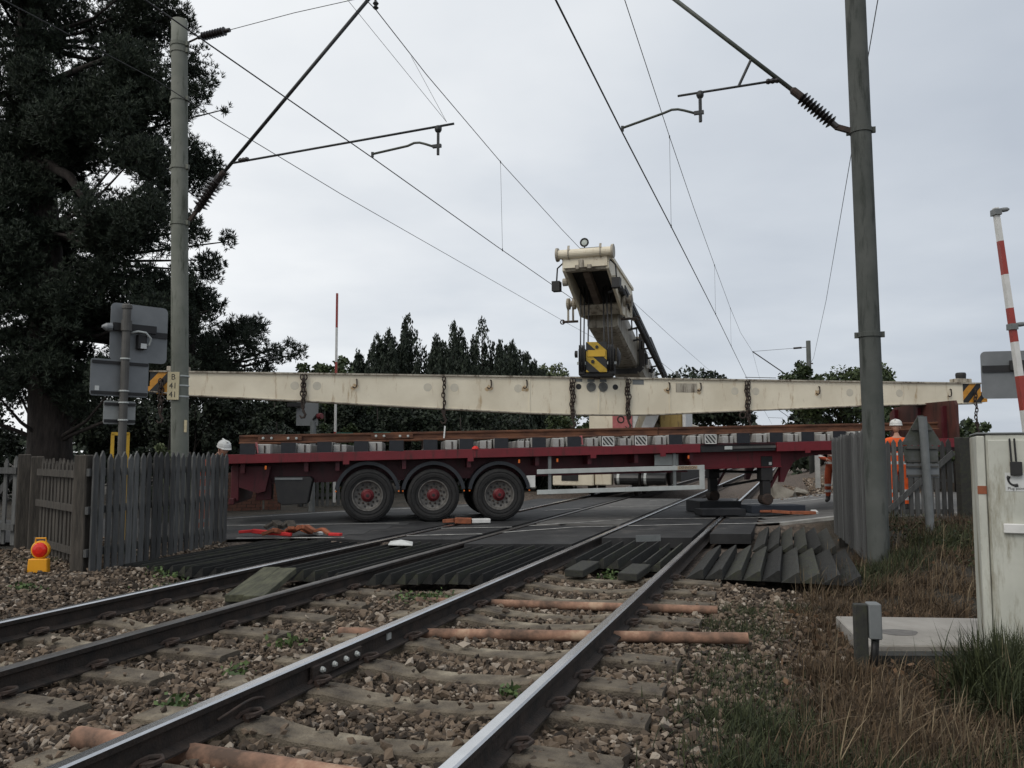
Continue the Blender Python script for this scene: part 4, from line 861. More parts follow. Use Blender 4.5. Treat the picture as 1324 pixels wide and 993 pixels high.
# ------------------------------------------------------------------ load of concrete bearers and brown rails
BQ = [-5.16, -4.40, -3.71, -3.01, -2.31, -1.64, -.93, -.22, .56, 1.28, 2.0, 2.73, 3.49, 4.23, 4.98, 5.73, 6.45, 7.2, 7.95]
M_hatch = striped('white_hatched_end', (.62, .62, .58), (.03, .03, .03), .062, R(40))
for i, q in enumerate(BQ):
    kind = 'hatch' if i in (10, 11, 13) else ('tape' if i in (0, 9) else '')
    lab = f'{"white hatched" if kind == "hatch" else "black"} ended concrete bearer on the trailer, {ORD[i]} from the rear axle end'
    root = thing('concrete_bearer', lab, 'bearer', TW(q+random.uniform(-.015, .015), random.uniform(.0, .06), 1.4605+KX*q), TA-R(2.0), 'concrete bearers on the trailer')
    mb = MB(); mb.box(-.135, .135, .03, 2.38, 0, .205); mb.build('bearer_block', M_conc, root, bevel=.012)
    for u in (.42, .9, 1.45, 1.95):
        for x0_ in (-.152, .136): mb = MB(); mb.box(x0_, x0_+.016, u, u+.07, .03, .19); mb.build('side_clip', M_clip, root)
    mb = MB()
    if kind == 'hatch':
        mb.box(-.14, .14, -.002, .028, -.004, .209); mb.build('end_cap', M_black, root)
        mb = MB(); mb.box(-.12, .12, -.008, -.003, .015, .19); mb.build('hatched_plate', M_hatch, root)
        mb = MB()
        for b_ in ((-.128, .128, .185, .2), (-.128, .128, .0, .015), (-.128, -.113, .0, .2), (.113, .128, .0, .2)): mb.box(b_[0], b_[1], -.012, -.002, b_[2], b_[3])
        mb.build('plate_frame', M_white, root)
    else: mb.box(-.14, .14, -.002, .028, -.004, .209); mb.build('end_cap', M_tarp, root)
    if kind == 'tape':
        mb = MB()
        for j in range(7): a = RNG.uniform(0, 6.28); mb.bar((.15+.02*math.cos(a), .05+.012*j, .23), (.15+.05*math.sin(a*2), .02+.02*j, .02+.02*j), .03, .004)
        mb.build('pink_tape', M_pink, root)
for i, q in enumerate(BQ):  # added grey blocks whose pale ends stand in for the bearers' lit sides
    if 4 <= i <= 5: continue
    dq = .285 if i <= 3 else -.285
    root = thing('concrete_bearer', f'added grey block as lit side of the {ORD[i]} painted bearer from the rear axle end', 'bearer', TW(q+dq, .10+random.uniform(0, .08), 1.4605+KX*(q+dq)), TA-R(2.0), 'added grey blocks on the trailer')
    wq = .13 if i <= 3 else .12
    mb = MB(); mb.box(-wq, wq, .03, 2.30, 0, .19-.02*(i % 3)); mb.build('bearer_block', M_conc, root, bevel=.012)
    mb = MB(); mb.box(wq*.2-.02, wq*.2+.005, .012, .029, .02, .165); mb.build('end_strip', M_clip, root)  # thin dark strip on the end of the added block
def load_rail(off, q0, q1, label, joint=(), dz=0.):
    pts = [TW(q, off+.0*q, 1.672+.168+KX*q+dz) for q in np.linspace(q0, q1, 8)]
    root = thing('loaded_rail', label, 'rail', pts[0]-Vector((0, 0, .17))); o = Vector(root.location)
    mb = rail_along('r', pts, None); mb.v = [tuple(Vector(v)-o) for v in mb.v]; mb.m = [0]*len(mb.m); mb.build('rail_section', M_brownrail, root)
    for q in joint:
        mb = MB(); mb.bar(TW(q-.42, off-.045, 1.76+KX*(q-.42))-o, TW(q+.42, off-.045, 1.76+KX*(q+.42))-o, .03, .09, up=(0, 0, 1)); f = mb.build('joint_plate', M_brownrail, root)
        for d in (-.32, -.16, .16, .32): mb = MB(); mb.lathe(TW(q+d, off-.06, 1.765+KX*q)-o, -vT, [(.026, 0), (.026, .02), (.012, .022), (.012, .04)], 8); mb.build('bolt', M_galv, f)
    return root
r1_ = load_rail(.42, -5.38, 3.2, 'front brown rail of the load, left length, with teal marks and joint bolts', (-4.6, -2.4)); o = Vector(r1_.location)
mb = MB()
for q in (-3.35, -2.6): mb.bar(TW(q-.17, .42, 1.844+KX*q)-o, TW(q+.17, .42, 1.844+KX*q)-o, .075, .006)
mb.build('teal_mark', M_teal, r1_)
load_rail(.44, 3.23, 9.8, 'front brown rail of the load, right length, running behind the right mast')
load_rail(1.15, -5.3, 9.7, 'second brown rail from the front of the trailer load', dz=.002)
load_rail(1.95, -5.2, 9.7, 'rearmost brown rail of the trailer load', dz=.003)
mb = MB(); mb.bar(TW(-1.35, .36, 1.70+KX*-1.35), TW(-1.33, .36, 1.95+KX*-1.35), .03, .02); tag(mb.build('marker_strip', M_paper), 'small pale upright strip tied to the front rail under the second chain', 'strip')
for i, q in enumerate((1.05, 1.6, 2.3, 2.8, 3.6, 4.35)):
    pass
b = MB(); b.lathe(TW(-.75, .05, 1.462-KX*.75), (0, 0, 1), [(.08, 0), (.075, .03), (.045, .06), (.0, .065)], 14); tag(b.build('orange_dome', M_lampr), 'small orange-red cap on the trailer edge between two bearers', 'cap')

# ------------------------------------------------------------------ lifting beam
lb = thing('lifting_beam', 'long cream lifting beam hanging level over the trailer, deepest in its middle', 'lifting beam', TW(2.1, 1.2, 2.2), TA)
def BL(q, off, z): return Vector((q-2.1, off-1.2, z-2.2))
ZT = 3.0
bot = [(-7.25, 2.62), (-6.5, 2.55), (-4.2, 2.455), (-1.31, 2.32), (.55, 2.24), (1.4, 2.22), (2.8, 2.215), (3.5, 2.235), (5.5, 2.335), (8.4, 2.47), (10.9, 2.545), (11.4, 2.56)]
mb = MB(); prof = [(q-2.1, z-2.2) for q, z in bot]+[(11.4-2.1, ZT-2.2), (-7.25-2.1, ZT-2.2)]
mb.prism(prof, lambda a, b, h: Vector((a, h, b)), -.16, .16)
mb.build('web', M_cream, lb)
mb = MB(); mb.box(-9.36, 9.31, -.20, .20, .8, .832); tf = mb.build('top_flange', M_creamdk, lb)
mb = MB()
for (qa, za), (qb, zb) in zip(bot[:-1], bot[1:]): mb.bar(BL(qa, 1.2, za-.012), BL(qb, 1.2, zb-.012), .40, .022)
mb.build('bottom_flange', M_creamdk, lb)
mb = MB()
for q in (.55, 2.1, 3.72): mb.box(q-2.1-.012, q-2.1+.012, -.175, -.161, .04, .79)
mb.build('stiffener', M_cream, lb)
for q, l_ in ((-7.0, .5), (11.17, .46)):
    mb = MB(); mb.box(q-2.1-l_/2, q-2.1+l_/2, -.172, .172, .36, .798); mb.build('hazard_end', M_hazard, lb)
mb = MB(); mb.box(-9.6, -9.36, -.06, .06, .42, .52); mb.box(9.31, 9.50, -.12, .12, .38, .62); mb.lathe((9.42, -.13, .5), (0, 1, 0), [(.06, 0), (.06, .26)], 12); mb.build('end_lug', M_hazard, lb)
for q in (-6.75, 11.0):
    mb = MB(); mb.box(q-2.1-.2, q-2.1+.22, -.12, .12, .834, .93); bx = mb.build('end_bracket', M_creamdk, lb, bevel=.01)
    mb = MB(); mb.lathe((q-2.1+.02, 0, .93), (0, 0, 1), [(.11, 0), (.12, .1), (.11, .14), (.09, .15)], 12); mb.build('cap', M_black, bx)
for q, z in ((-3.14, 2.78), (-.3, 2.8), (.48, 2.81), (3.70, 2.80), (4.43, 2.80), (7.28, 2.76), (10.6, 2.74)):
    mb = MB(); x = q-2.1; zz_ = z-2.2
    mb.tube([(x, -.165, zz_+.13), (x+.005, -.2, zz_+.12), (x+.01, -.2, zz_+.02), (x+.0, -.2, zz_-.03), (x-.04, -.2, zz_-.055), (x-.08, -.2, zz_-.03)], .014, 6); mb.build('stowage_hook', M_clip, lb)
M_rustmark = mat('rust_mark', (.42, .27, .13), (.62, .52, .36), 18, .7)
for i, q in enumerate((-3.14, -.3, .48, 3.70, 4.43, 7.28)):
    mb = MB(); mb.prism([(q-2.1-.04+.07*math.cos(a)*(1+.4*math.sin(2*a+i)), .55+.065*math.sin(a)*(1+.3*math.cos(3*a+i))) for a in np.linspace(0, 6, 14)], lambda a, b, h: Vector((a, h, b)), -.1615, -.1602); mb.build('rust_mark', M_rustmark, lb)
mb = MB()
for q, r in ((1.64, .062), (1.92, .09), (2.19, .09), (2.47, .062)): mb.lathe((q-2.1, -.158, .615), (0, -1, 0), [(r, 0), (r, .006), (0, .007)], 20)
mb.build('eye_hole', M_black, lb)
for q in (1.92, 2.19):
    mb = MB(); mb.lathe((q-2.1, -.164, .615), (0, -1, 0), [(.105, 0), (.105, .018), (.06, .02), (.058, .004)], 22); mb.build('eye_ring', mat('worn_grey_steel', (.14, .14, .13), (.08, .08, .075), 9, .6), lb)
mb = MB()
for q in (1.64, 1.92, 2.19): mb.box(q-2.1-.08, q-2.1+.08, -.166, -.16, .725, .785)
mb.box(2.98-2.1-.12, 2.98-2.1+.14, -.166, -.161, .68, .785); mb.build('rating_plate', M_greybox, lb)
mb = MB(); mb.box(3.86-2.1, 4.36-2.1, -.1655, -.161, .52, .72); mb.build('faded_plate', M_creamdk, lb)
M_patch = mat('bare_primer_patch', (.52, .485, .40), (.60, .55, .44), 8, .6)
mb = MB()
for q in (-1.65, -1.08, .3, -4.4, -3.95, 5.25, 5.75, 8.05, 9.3): mb.lathe((q-2.1, -.1604, .56), (0, -1, 0), [(.09, 0), (.085, .002)], 12)
mb.build('paint_patch', M_patch, lb)

# ------------------------------------------------------------------ chains with hooks
CH_link = None
def chain(label, q, off, ztop, zbot, strands=1, hook=True):
    root = thing('lifting_chain', label, 'chain', TW(q, off, zbot), TA, 'lifting chains hanging from the beam')
    mb = MB(); H_ = ztop-zbot
    for st in range(strands):
        x0 = (st-.5*(strands-1))*.06; k = max(3, int(H_/.085)); tw = random.uniform(0, 3)
        for i in range(k):
            z = H_-.085*(i+.5); f = i/k; xx = x0*(1-.6*f)+.012*math.sin(i*1.3+tw); yy = .012*math.cos(i*1.7+tw); ang = (i % 2)*math.pi/2+.4+random.uniform(-.3, .3)
            c, s_ = math.cos(ang), math.sin(ang); P = []
            for j in range(9):
                a = 2*math.pi*j/8; u = .036*math.cos(a); v = .062*math.sin(a); P.append((xx+u*c, yy+u*s_, z+v))
            mb.tube(P, .013, 5, cap=False)
    mb.build('links', M_clip, root)
    if hook:
        mb = MB(); P = [(0, 0, .06), (.0, 0, .0), (.02, 0, -.06), (.05, 0, -.11), (.03, 0, -.17), (-.03, 0, -.18), (-.065, 0, -.13)]; mb.tube(P, [.022, .024, .026, .028, .026, .022, .012], 8); mb.box(-.035, .035, -.02, .02, .02, .1); mb.build('hook', M_clip, root)
    return root
def ring(root, x, z, r=.07):
    mb = MB(); mb.tube([(x+r*math.cos(a), 0, z+r*math.sin(a)) for a in np.linspace(0, 2*math.pi, 17)], .018, 6); mb.build('ring', M_clip, root)
FO = 1.2-.215
c_ = chain('rusty chain and hook hanging left of the beam, above the crossing signal', -4.22, FO, 2.98, 2.27, 2)
c_ = chain('rusty chain hanging over the first pair of primer patches, above the pale strip', -1.31, FO, 2.98, 2.17, 1)
c_ = chain('thick rusty chain just left of the four eye holes in the beam', 1.49, FO, 2.98, 2.10, 2)
c_ = chain('thick rusty chain with ring just right of the four eye holes in the beam', 2.74, FO, 2.98, 2.08, 2); ring(c_, -.17, .02)
c_ = chain('rusty double chain with hook right of the faded plate on the beam', 5.53, FO, 2.98, 2.12, 2); ring(c_, -.13, .1)
c_ = chain('rusty chain partly hidden behind the right mast', 8.41, FO, 2.98, 2.2, 2)
c_ = chain('rusty chain with a white tag hanging from the striped left end of the beam', -7.02, FO, 2.85, 2.15, 2)
c_ = chain('rusty chain hanging from the striped right end of the beam', 11.22, FO, 2.85, 2.0, 1)
c_ = chain('dark chain hanging behind the right end of the beam, left of the outermost chain', 10.62, 1.2+.24, 2.6, 2.0, 1)

# ------------------------------------------------------------------ rail crane
cr = thing('rail_crane', 'cream telescopic rail crane on the far track, its boom reaching over the trailer', 'crane', W(31, -5.5, 0), -TH)
def cprism(name, poly, x0, x1, m, bevel=0., parent=None):
    mb = MB(); mb.prism(poly, lambda a, b, h: Vector((h, a, b)), x0, x1); return mb.build(name, m, parent or cr, bevel=bevel)
HX = 1.31
hd = cprism('boom_head', [(-13.02, 5.42), (-13.02, 5.78), (-10.2, 5.50), (-9.6, 4.75), (-11.4, 4.64), (-11.55, 4.75)], HX-.53, HX-.46, M_cream, .01)
for x0, x1 in ((HX+.46, HX+.53),): cprism('side_plate', [(-13.02, 5.42), (-13.02, 5.78), (-10.2, 5.50), (-9.6, 4.75), (-11.4, 4.64), (-11.55, 4.75)], x0, x1, M_cream, .01, hd)
cprism('top_plate', [(-13.04, 5.70), (-13.04, 5.79), (-10.1, 5.52), (-10.1, 5.45)], HX-.56, HX+.56, M_cream, 0, hd)
cprism('front_plate', [(-13.06, 5.47), (-13.06, 5.72), (-13.0, 5.72), (-12.95, 5.47)], HX-.5, HX+.5, M_cream, 0, hd)
cprism('lower_lip', [(-13.0, 5.41), (-13.02, 5.47), (-12.85, 5.47), (-12.83, 5.41)], HX-.5, HX+.5, M_creamdk, 0, hd)
cprism('recess_shade_fill', [(-12.8, 5.68), (-10.3, 5.44), (-10.2, 4.85), (-10.9, 4.98), (-12.8, 5.62)], HX-.455, HX+.455, M_darkgap, 0, hd)  # solid filler in the head opening, its dark colour stands for inner shade
cprism('centre_rib', [(-12.85, 5.36), (-12.8, 5.5), (-11.3, 4.92), (-11.45, 4.76)], HX-.10, HX+.05, M_bulkdk, 0, hd)
cprism('cross_bar', [(-11.62, 4.78), (-11.7, 4.86), (-11.5, 4.92), (-11.42, 4.66)], HX-.46, HX+.46, M_creamdk, 0, hd)
mb = MB(); mb.tube([(HX-.62, -13.06, 5.78), (HX+.62, -13.06, 5.78)], .105, 18); mb.build('head_tube', M_cream, hd, smooth=False)
for sg in (-1, 1):
    mb = MB(); mb.lathe((HX+sg*.60, -13.06, 5.78), (sg, 0, 0), [(.15, 0), (.155, .02), (.155, .05), (.10, .055), (.0, .06)], 20); mb.build('end_disc', M_creamdk, hd)
    mb = MB(); mb.lathe((HX+sg*.36, -13.06, 5.78), (1, 0, 0), [(.115, -.012), (.125, -.012), (.125, .012), (.115, .012)], 16); mb.bar((HX+sg*.36, -13.14, 5.85), (HX+sg*.36, -13.1, 5.96), .05, .02); mb.build('tube_clamp', M_creamdk, hd)
    mb = MB(); mb.lathe((HX+sg*.68, -11.6, 4.93), (1, 0, 0), [(.06, -.12), (.14, -.1), (.14, -.04), (.07, -.02), (.07, .02), (.14, .04), (.14, .1), (.06, .12)], 16); mb.bar((HX+sg*.64, -11.6, 4.9), (HX+sg*.64, -11.6, 4.52), .04, .05); mb.bar((HX+sg*.76, -11.6, 4.9), (HX+sg*.76, -11.6, 4.52), .04, .05); mb.build('side_roller', M_creamdk, hd)
    mb = MB(); mb.tube([(HX+sg*.52, -11.6, 4.5), (HX+sg*.9, -11.6, 4.5)], .03, 8); mb.tube([(HX+sg*.9+.05*math.cos(a), -11.6, 4.5+.05*math.sin(a)) for a in np.linspace(0, 6.283, 11)], .016, 5); mb.build('shackle_pin', M_clip, hd)
    mb = MB(); mb.tube([(HX+sg*.5, -12.9, 5.66), (HX+sg*.66, -12.95, 5.5), (HX+sg*.68, -12.95, 5.2)], .018, 6); mb.box(HX+sg*.68-.09, HX+sg*.68+.09, -13.05, -12.85, 4.98, 5.2); mb.build('flood_lamp', M_black, hd)
    mb = MB(); mb.lathe((HX+sg*.57, -12.6, 5.25), (1, 0, 0), [(.09, -.05), (.09, .05)], 14); mb.build('roller', M_creamdk, hd)
mb = MB(); mb.bar((HX-.05, -13.2, 5.60), (HX-.05, -13.2, 5.42), .11, .07); mb.box(HX-.22, HX-.13, -13.1, -13.05, 5.42, 5.52); mb.box(HX+.05, HX+.15, -13.1, -13.05, 5.42, 5.52); mb.build('front_lug', M_creamdk, hd, bevel=.01)
mb = MB(); mb.box(HX-.12, HX+.3, -13.0, -12.9, 5.895, 5.915); mb.tube([(HX-.02, -13, 5.9), (HX-.02, -13, 5.97)], .015, 6)
mb.tube([(HX-.02+.085*math.cos(a), -13.02, 6.03+.085*math.sin(a)) for a in np.linspace(0, 6.283, 17)], .02, 6); rl = mb.build('round_lamp', M_black, hd)
mb = MB(); mb.lathe((HX-.02, -13.0, 6.03), (0, -1, 0), [(.08, 0), (.075, .02), (0, .03)], 16); mb.build('lens', M_glass, rl)
SL = -.148
def bz(y): return 4.52+SL*(y+11.34)
def bx(y): return 1.27-.051*(y+11.34)
mb = MB(); y0, y1 = -11.0, -4.5
mb.prism([(-.375, .0), (-.30, -.05), (.30, -.05), (.375, 0), (.375, .72), (-.375, .72)], lambda a, b, h: Vector((bx(y0+(y1-y0)*h)+a, y0+(y1-y0)*h, bz(y0+(y1-y0)*h)+b)), 0, 1); mb.build('inner_boom', M_boom, cr)
mb = MB(); y0, y1 = -7.0, 2.6
mb.prism([(-.45, -.02), (-.34, -.11), (.34, -.11), (.45, -.02), (.45, .84), (-.45, .84)], lambda a, b, h: Vector((bx(y0+(y1-y0)*h)+a, y0+(y1-y0)*h, bz(y0+(y1-y0)*h)+b)), 0, 1); ob_ = mb.build('outer_boom', M_boom, cr)
y = -7.06; P = [(-.50, .90), (-.50, -.04), (-.37, -.16), (.37, -.16), (.50, -.04), (.50, .90)]
for (a, b_), (c, d) in zip(P[:-1], P[1:]): mb = MB(); mb.bar((bx(y)+a, y, bz(y)+b_), (bx(y)+c, y, bz(y)+d), .16, .07, up=(0, 1, 0)); mb.build('collar_plate', M_darkgap, ob_)
mb = MB(); A0, A1 = Vector((1.9, -12.0, 5.15)), Vector((1.69, -3.6, 3.85)); mb.bar(A0, A1, .08, .14); mb.bar(A0+Vector((.10, 0, .02)), A1+Vector((.1, 0, .02)), .03, .1)
for i in range(9): f = i/8*.95; p_ = A0+(A1-A0)*f; mb.bar(p_, (bx(p_.y)+.3, p_.y, p_.z-.08), .04, .05)
mb.bar((1.82, -7.2, 4.62), (1.74, -4.3, 4.08), .06, .1); mb.build('hose_guide', M_black, cr)
for i in range(7): yy = -11+1.1*i; x_ = bx(yy)+.42; z_ = bz(yy)+.55; mb = MB(); mb.tube([(x_, yy, z_), (x_+.1, yy+.3, z_+.02), (x_+.04, yy+.7, z_-.22)], .02, 6); mb.build('hose', M_black, cr)
for i in range(6): yy = -6.4+.75*i; x_ = bx(yy)+.47; z_ = bz(yy)+.4; mb = MB(); mb.box(x_, x_+.09, yy, yy+.28, z_-.2+.06*(i % 3), z_+.12); mb.build('side_lug', M_white if i % 2 else M_black, ob_, bevel=.01)
# machine body, cab, chassis, wheels
mb = MB(); mb.box(-1.4, .75, -1.0, 7, 1.25, 2.9); mb.box(.75, 1.85, 1.5, 7, 1.25, 2.55); mb.build('machine_house', M_cream, cr, bevel=.03)
mb = MB(); mb.box(1.15, 1.95, -.9, 1.3, 1.25, 2.95); cb = mb.build('cab', M_cabyel, cr, bevel=.03)
mb = MB(); mb.box(1.2, 1.5, -.93, -.90, 2.0, 2.75); mb.box(1.55, 1.9, -.93, -.90, 2.0, 2.75); mb.build('window', M_cabyel, cb)
mb = MB(); mb.box(1.95, 2.06, -.95, 1.2, 1.6, 2.85); mb.build('side_rail', M_white, cb)
mb = MB(); mb.bar((-.1, -1.3, 1.6), (.35, -1.3, 2.8), .12, .3); mb.bar((.45, -1.2, 1.6), (1.0, -1.3, 2.8), .09, .4); mb.build('ladder_frame', M_white, cr)
mb = MB(); mb.box(-.45, .25, -1.42, -1.38, 2.25, 2.75); mb.build('red_white_sheet', M_pink, cr)
mb = MB(); mb.box(-1.5, 1.5, -4.2, 8, .78, 1.2); mb.build('chassis', M_darkgap, cr)
mb = MB(); mb.box(-1.8, -.45, -4.55, -4.2, .34, .80); mb.box(-.42, .12, -4.5, -4.2, .36, .82); mb.build('front_beam', M_cream, cr, bevel=.03)
mb = MB(); mb.box(-1.5, -.95, -4.57, -4.55, .5, .72); mb.build('front_recess', M_black, cr)
for x in (.6, 1.45):
    mb = MB(); mb.tube([(x-.38, -4.4, .58), (x+.38, -4.4, .58)], .2, 14); cy = mb.build('outrigger_cylinder', M_greycan, cr)
    mb = MB(); mb.tube([(x-.3, -4.4, .58), (x-.22, -4.4, .58)], .21, 14); mb.build('chrome_band', M_galv, cy)
for y in (-3.4, -1.9, 4.5, 6.0):
    for x in (-.75, .75):
        mb = MB(); mb.lathe((x, y, .46), (1, 0, 0), [(.46, -.06), (.47, .0), (.44, .06), (.2, .07)], 22); mb.build('rail_wheel', M_rust, cr)
mb = MB(); mb.box(2.0, 2.3, -4.5, 3, .5, .9); mb.build('side_frame', M_darkgap, cr)
# hook block and ropes
hk = thing('hook_block', 'black hook block with yellow striped cheek hanging just above the middle of the beam', 'hook block', (1.86, 18.35, 3.03), R(-6))
mb = MB(); mb.box(-.235, .215, -.21, -.17, .08, .74); mb.build('striped_cheek', M_hook, hk, bevel=.008)
mb = MB(); mb.box(-.20, .18, -.225, -.212, .42, .56); nmp = mb.build('yellow_panel', M_yellow, hk)
mb = MB(); mb.lathe((0, -.21, .63), (0, -1, 0), [(.035, 0), (.035, .02)], 12); mb.lathe((-.09, -.212, .31), (0, -1, 0), [(.04, 0), (.035, .02)], 12); mb.build('bolt', M_black, hk)
for x in (-.36, -.29, .27, .34):
    mb = MB(); mb.lathe((x, 0, .38), (1, 0, 0), [(.24, -.03), (.33, -.03), (.30, 0), (.33, .03), (.24, .03)], 26); mb.build('sheave', M_black, hk)
mb = MB(); mb.box(-.40, -.24, -.16, .16, .02, .62); mb.box(.22, .40, -.16, .16, .02, .62); mb.box(-.36, .36, -.14, .16, -.02, .1); mb.build('side_cheek', M_black, hk, bevel=.03)
mb = MB(); mb.bar((-.43, -.18, .28), (-.24, -.18, .28), .04, .06); mb.bar((.22, -.18, .28), (.42, -.18, .28), .04, .06); mb.build('tie_bar', M_galv, hk)
mb = MB(); mb.lathe((-.42, 0, .5), (-1, 0, 0), [(.08, 0), (.08, .06), (.03, .07)], 10); mb.build('pin', M_black, hk); mb = MB(); mb.lathe((.44, 0, .42), (1, 0, 0), [(.22, 0), (.2, .03), (.08, .08)], 16); mb.build('pin', M_black, hk)
mb = MB(); mb.tube([(0, 0, .02), (0, 0, -.05)], .08, 12); mb.build('shank', M_clip, hk)
mb = MB(); rz_ = Matrix.Rotation(TH, 4, 'Z'); cl = cr.location
def to_cr(p): return rz_ @ (Vector(p)-Vector(cl))
hkm = Matrix.Translation(hk.location) @ Matrix.Rotation(R(-6), 4, 'Z')
for x, ya in ((-.36, 0), (-.29, .05), (-.20, .1), (.27, 0), (.34, .1), (.16, .1)):
    mb.tube([to_cr(hkm @ Vector((x, ya-.03, .45))), Vector((HX+x*.95-.03, -11.9+ya*2, 5.25))], .017, 6)
mb.build('hoist_rope', M_wire, cr, smooth=True)

# ------------------------------------------------------------------ signs, signal, barriers
sg_ = thing('road_sign', 'backs of three grey crossing signs on a brown pole behind the left picket fence', 'sign', (-6.0, 13.0, 0), R(45))
mb = MB(); mb.tube([(0, 0, -.2), (0, 0, 3.66)], .062, 14); pole = mb.build('sign_pole', M_signpole, sg_)
mb = MB(); mb.lathe((0, 0, 3.6), (0, 0, 1), [(.078, 0), (.078, .05), (.06, .07)], 14); mb.lathe((0, 0, 3.25), (0, 0, 1), [(.08, 0), (.08, .16)], 14); mb.build('pole_cap', M_signpole, pole)
def panel(name, x0, x1, z0, z1, y=.13, m=M_signback, rad=.07, parent=sg_, th=.008, rot=0.):
    P = []
    for cx_, cz_, a0 in ((x1-rad, z1-rad, 0), (x0+rad, z1-rad, 90), (x0+rad, z0+rad, 180), (x1-rad, z0+rad, 270)):
        for k in range(5): a = R(a0+k*22.5); P.append((cx_+rad*math.cos(a), cz_+rad*math.sin(a)))
    mb = MB(); c_, s_ = math.cos(rot), math.sin(rot)
    mb.prism([(c_*a-s_*b, s_*a+c_*b) for a, b in P], lambda a, b, h: Vector((a, h, b)), y, y+th); return mb.build(name, m, parent)
p1 = panel('sign_panel', -.19, .70, 2.79, 3.70, .14, rad=.08)
mb = MB(); mb.box(-.16, .50, .075, .135, 3.26, 3.38); mb.box(.40, .69, .11, .139, 3.20, 3.29); mb.build('bracket', M_black, p1)
mb = MB(); mb.box(.20, .34, .03, .138, 2.99, 3.22); jb = mb.build('junction_box', M_black, p1, bevel=.008)
mb = MB(); mb.box(.24, .33, .024, .03, 3.0, 3.08); mb.build('sticker', M_paper, jb)
mb = MB(); mb.tube([(.06, .04, 3.22), (.18, .0, 3.26), (.30, .0, 3.25), (.39, .02, 3.17), (.385, .05, 3.07), (.33, .08, 3.05)], .018, 8); mb.build('conduit', M_galv, p1, smooth=True)
mb = MB(); mb.lathe((-.18, .12, 3.3), (-1, 0, 0), [(.07, 0), (.06, .08), (.02, .14)], 12); mb.build('lamp_hood', M_signback, p1)
p2 = panel('sign_panel', -.47, .40, 2.23, 2.80, .09, rad=.04)
p3 = panel('sign_panel', -.26, .22, 1.80, 2.16, .09, mat('pale_sign_back', (.30, .31, .30), (.25, .26, .25), 5, .5), rad=.03)
for pp, x0, x1, z0, z1 in ((p2, -.455, .385, 2.23, 2.80), (p3, -.25, .21, 1.80, 2.16)):
    for z in (z0+.05, z1-.05): mb = MB(); mb.box(x0, x1, .065, .088, z-.022, z+.022); mb.build('channel', M_black, pp)
for z in (2.80, 2.30, 2.12, 1.85): mb = MB(); mb.lathe((0, 0, z), (0, 0, 1), [(.072, 0), (.076, .004), (.076, .02), (.072, .024)], 14); mb.build('pole_strap', M_galv, pole)
mb = MB(); mb.box(-.40, -.34, .08, .088, 2.31, 2.38); mb.build('sticker', M_paper, p2)
yb = thing('yellow_frame', 'yellow painted frame standing behind the sign pole, just above the left fence', 'frame', (-6.19, 13.35, 0), R(20))
mb = MB(); mb.bar((-.11, 0, 0), (-.11, 0, 1.66), .05, .06); mb.bar((.11, 0, 0), (.11, 0, 1.66), .05, .06); mb.bar((-.13, 0, 1.66), (.13, 0, 1.66), .06, .05); mb.bar((-.11, 0, 1.1), (.11, 0, 1.1), .05, .05); mb.build('frame', M_yellow, yb)
# triangular sign at right (seen from behind)
tg = thing('road_sign', 'grey back of a triangular sign with two small plates on a post', 'sign', (5.98, 12.2, 0), R(4))
mb = MB(); mb.tube([(0.02, 0, -.15), (-.04, 0, 1.88)], .058, 14); mb.build('sign_post', M_greybox, tg)
M_mossgrey = mat('mossy_grey_plate', (.10, .105, .10), (.06, .066, .05), 7, .7)
mb = MB(); mb.prism([(-.31, 1.47), (.27, 1.47), (.27, 1.51), (.02, 1.9), (-.06, 1.9), (-.31, 1.51)], lambda a, b, h: Vector((a, h, b)), .075, .087); mb.build('triangle_plate', M_mossgrey, tg)
mb = MB(); mb.box(-.29, .21, .075, .087, 1.21, 1.46); mb.build('plate', M_mossgrey, tg); mb = MB(); mb.box(-.27, .22, .075, .087, 1.0, 1.19); mb.build('plate', M_signback, tg)
mb = MB()
for z in (1.43, 1.24, 1.16, 1.03, 1.70): mb.box(-.27 if z < 1.6 else -.17, .2 if z < 1.6 else .13, .05, .074, z-.015, z+.015)
mb.build('channel', M_signpole, tg)
# right-hand sign back
rs = thing('road_sign', 'grey back of a rounded sign at the right edge, behind the raised barrier', 'sign', (9.1, 15.0, .1), R(-14))
mb = MB(); mb.tube([(.5, 0, 0), (.5, 0, 3.3)], .07, 12); mb.build('sign_pole', M_signpole, rs)
pr = panel('sign_panel', -.62, .75, 2.24, 3.10, .10, rad=.08, parent=rs); mb = MB(); mb.box(-.60, .75, .07, .098, 2.72, 2.84); mb.box(-.16, .6, .02, .07, 2.74, 2.92); mb.build('bracket', M_black, pr)
def barrier(label, base, top, r0, r1, bands, lamps, ncol):
    base = Vector(base); top = Vector(top); root = thing('crossing_barrier', label, 'barrier', base, 0, 'raised level crossing barriers'); d = top-base
    for i in range(bands):
        f0, f1 = i/bands, (i+1)/bands; mb = MB(); q = lambda f: r0+(r1-r0)*f
        mb.bar(d*f0, d*f1, q(f0)*1.7, q(f0)*2, up=(0, 1, 0), w2=q(f1)*1.7, h2=q(f1)*2); mb.build('arm_section', M_white if (i+ncol) % 2 == 0 else M_redpaint, root)
    for f in lamps:
        mb = MB(); p = d*f; mb.box(p.x-r0*.95, p.x+r0*.95, p.y-r0*1.2, p.y+r0*1.2, p.z-.05, p.z+.05); mb.lathe(p+Vector((.03, -.02, .03)), Vector((1, -.2, .08)), [(.03, 0), (.04, .08), (.035, .14), (.012, .17)], 12); mb.build('arm_lamp', M_greybox, root)
    return root
barrier('raised red and white barrier arm leaning at the right edge above the cabinet', (8.67, 14, .35), (8.2, 14, 5.50), .062, .042, 9, (.985, .605), 0)
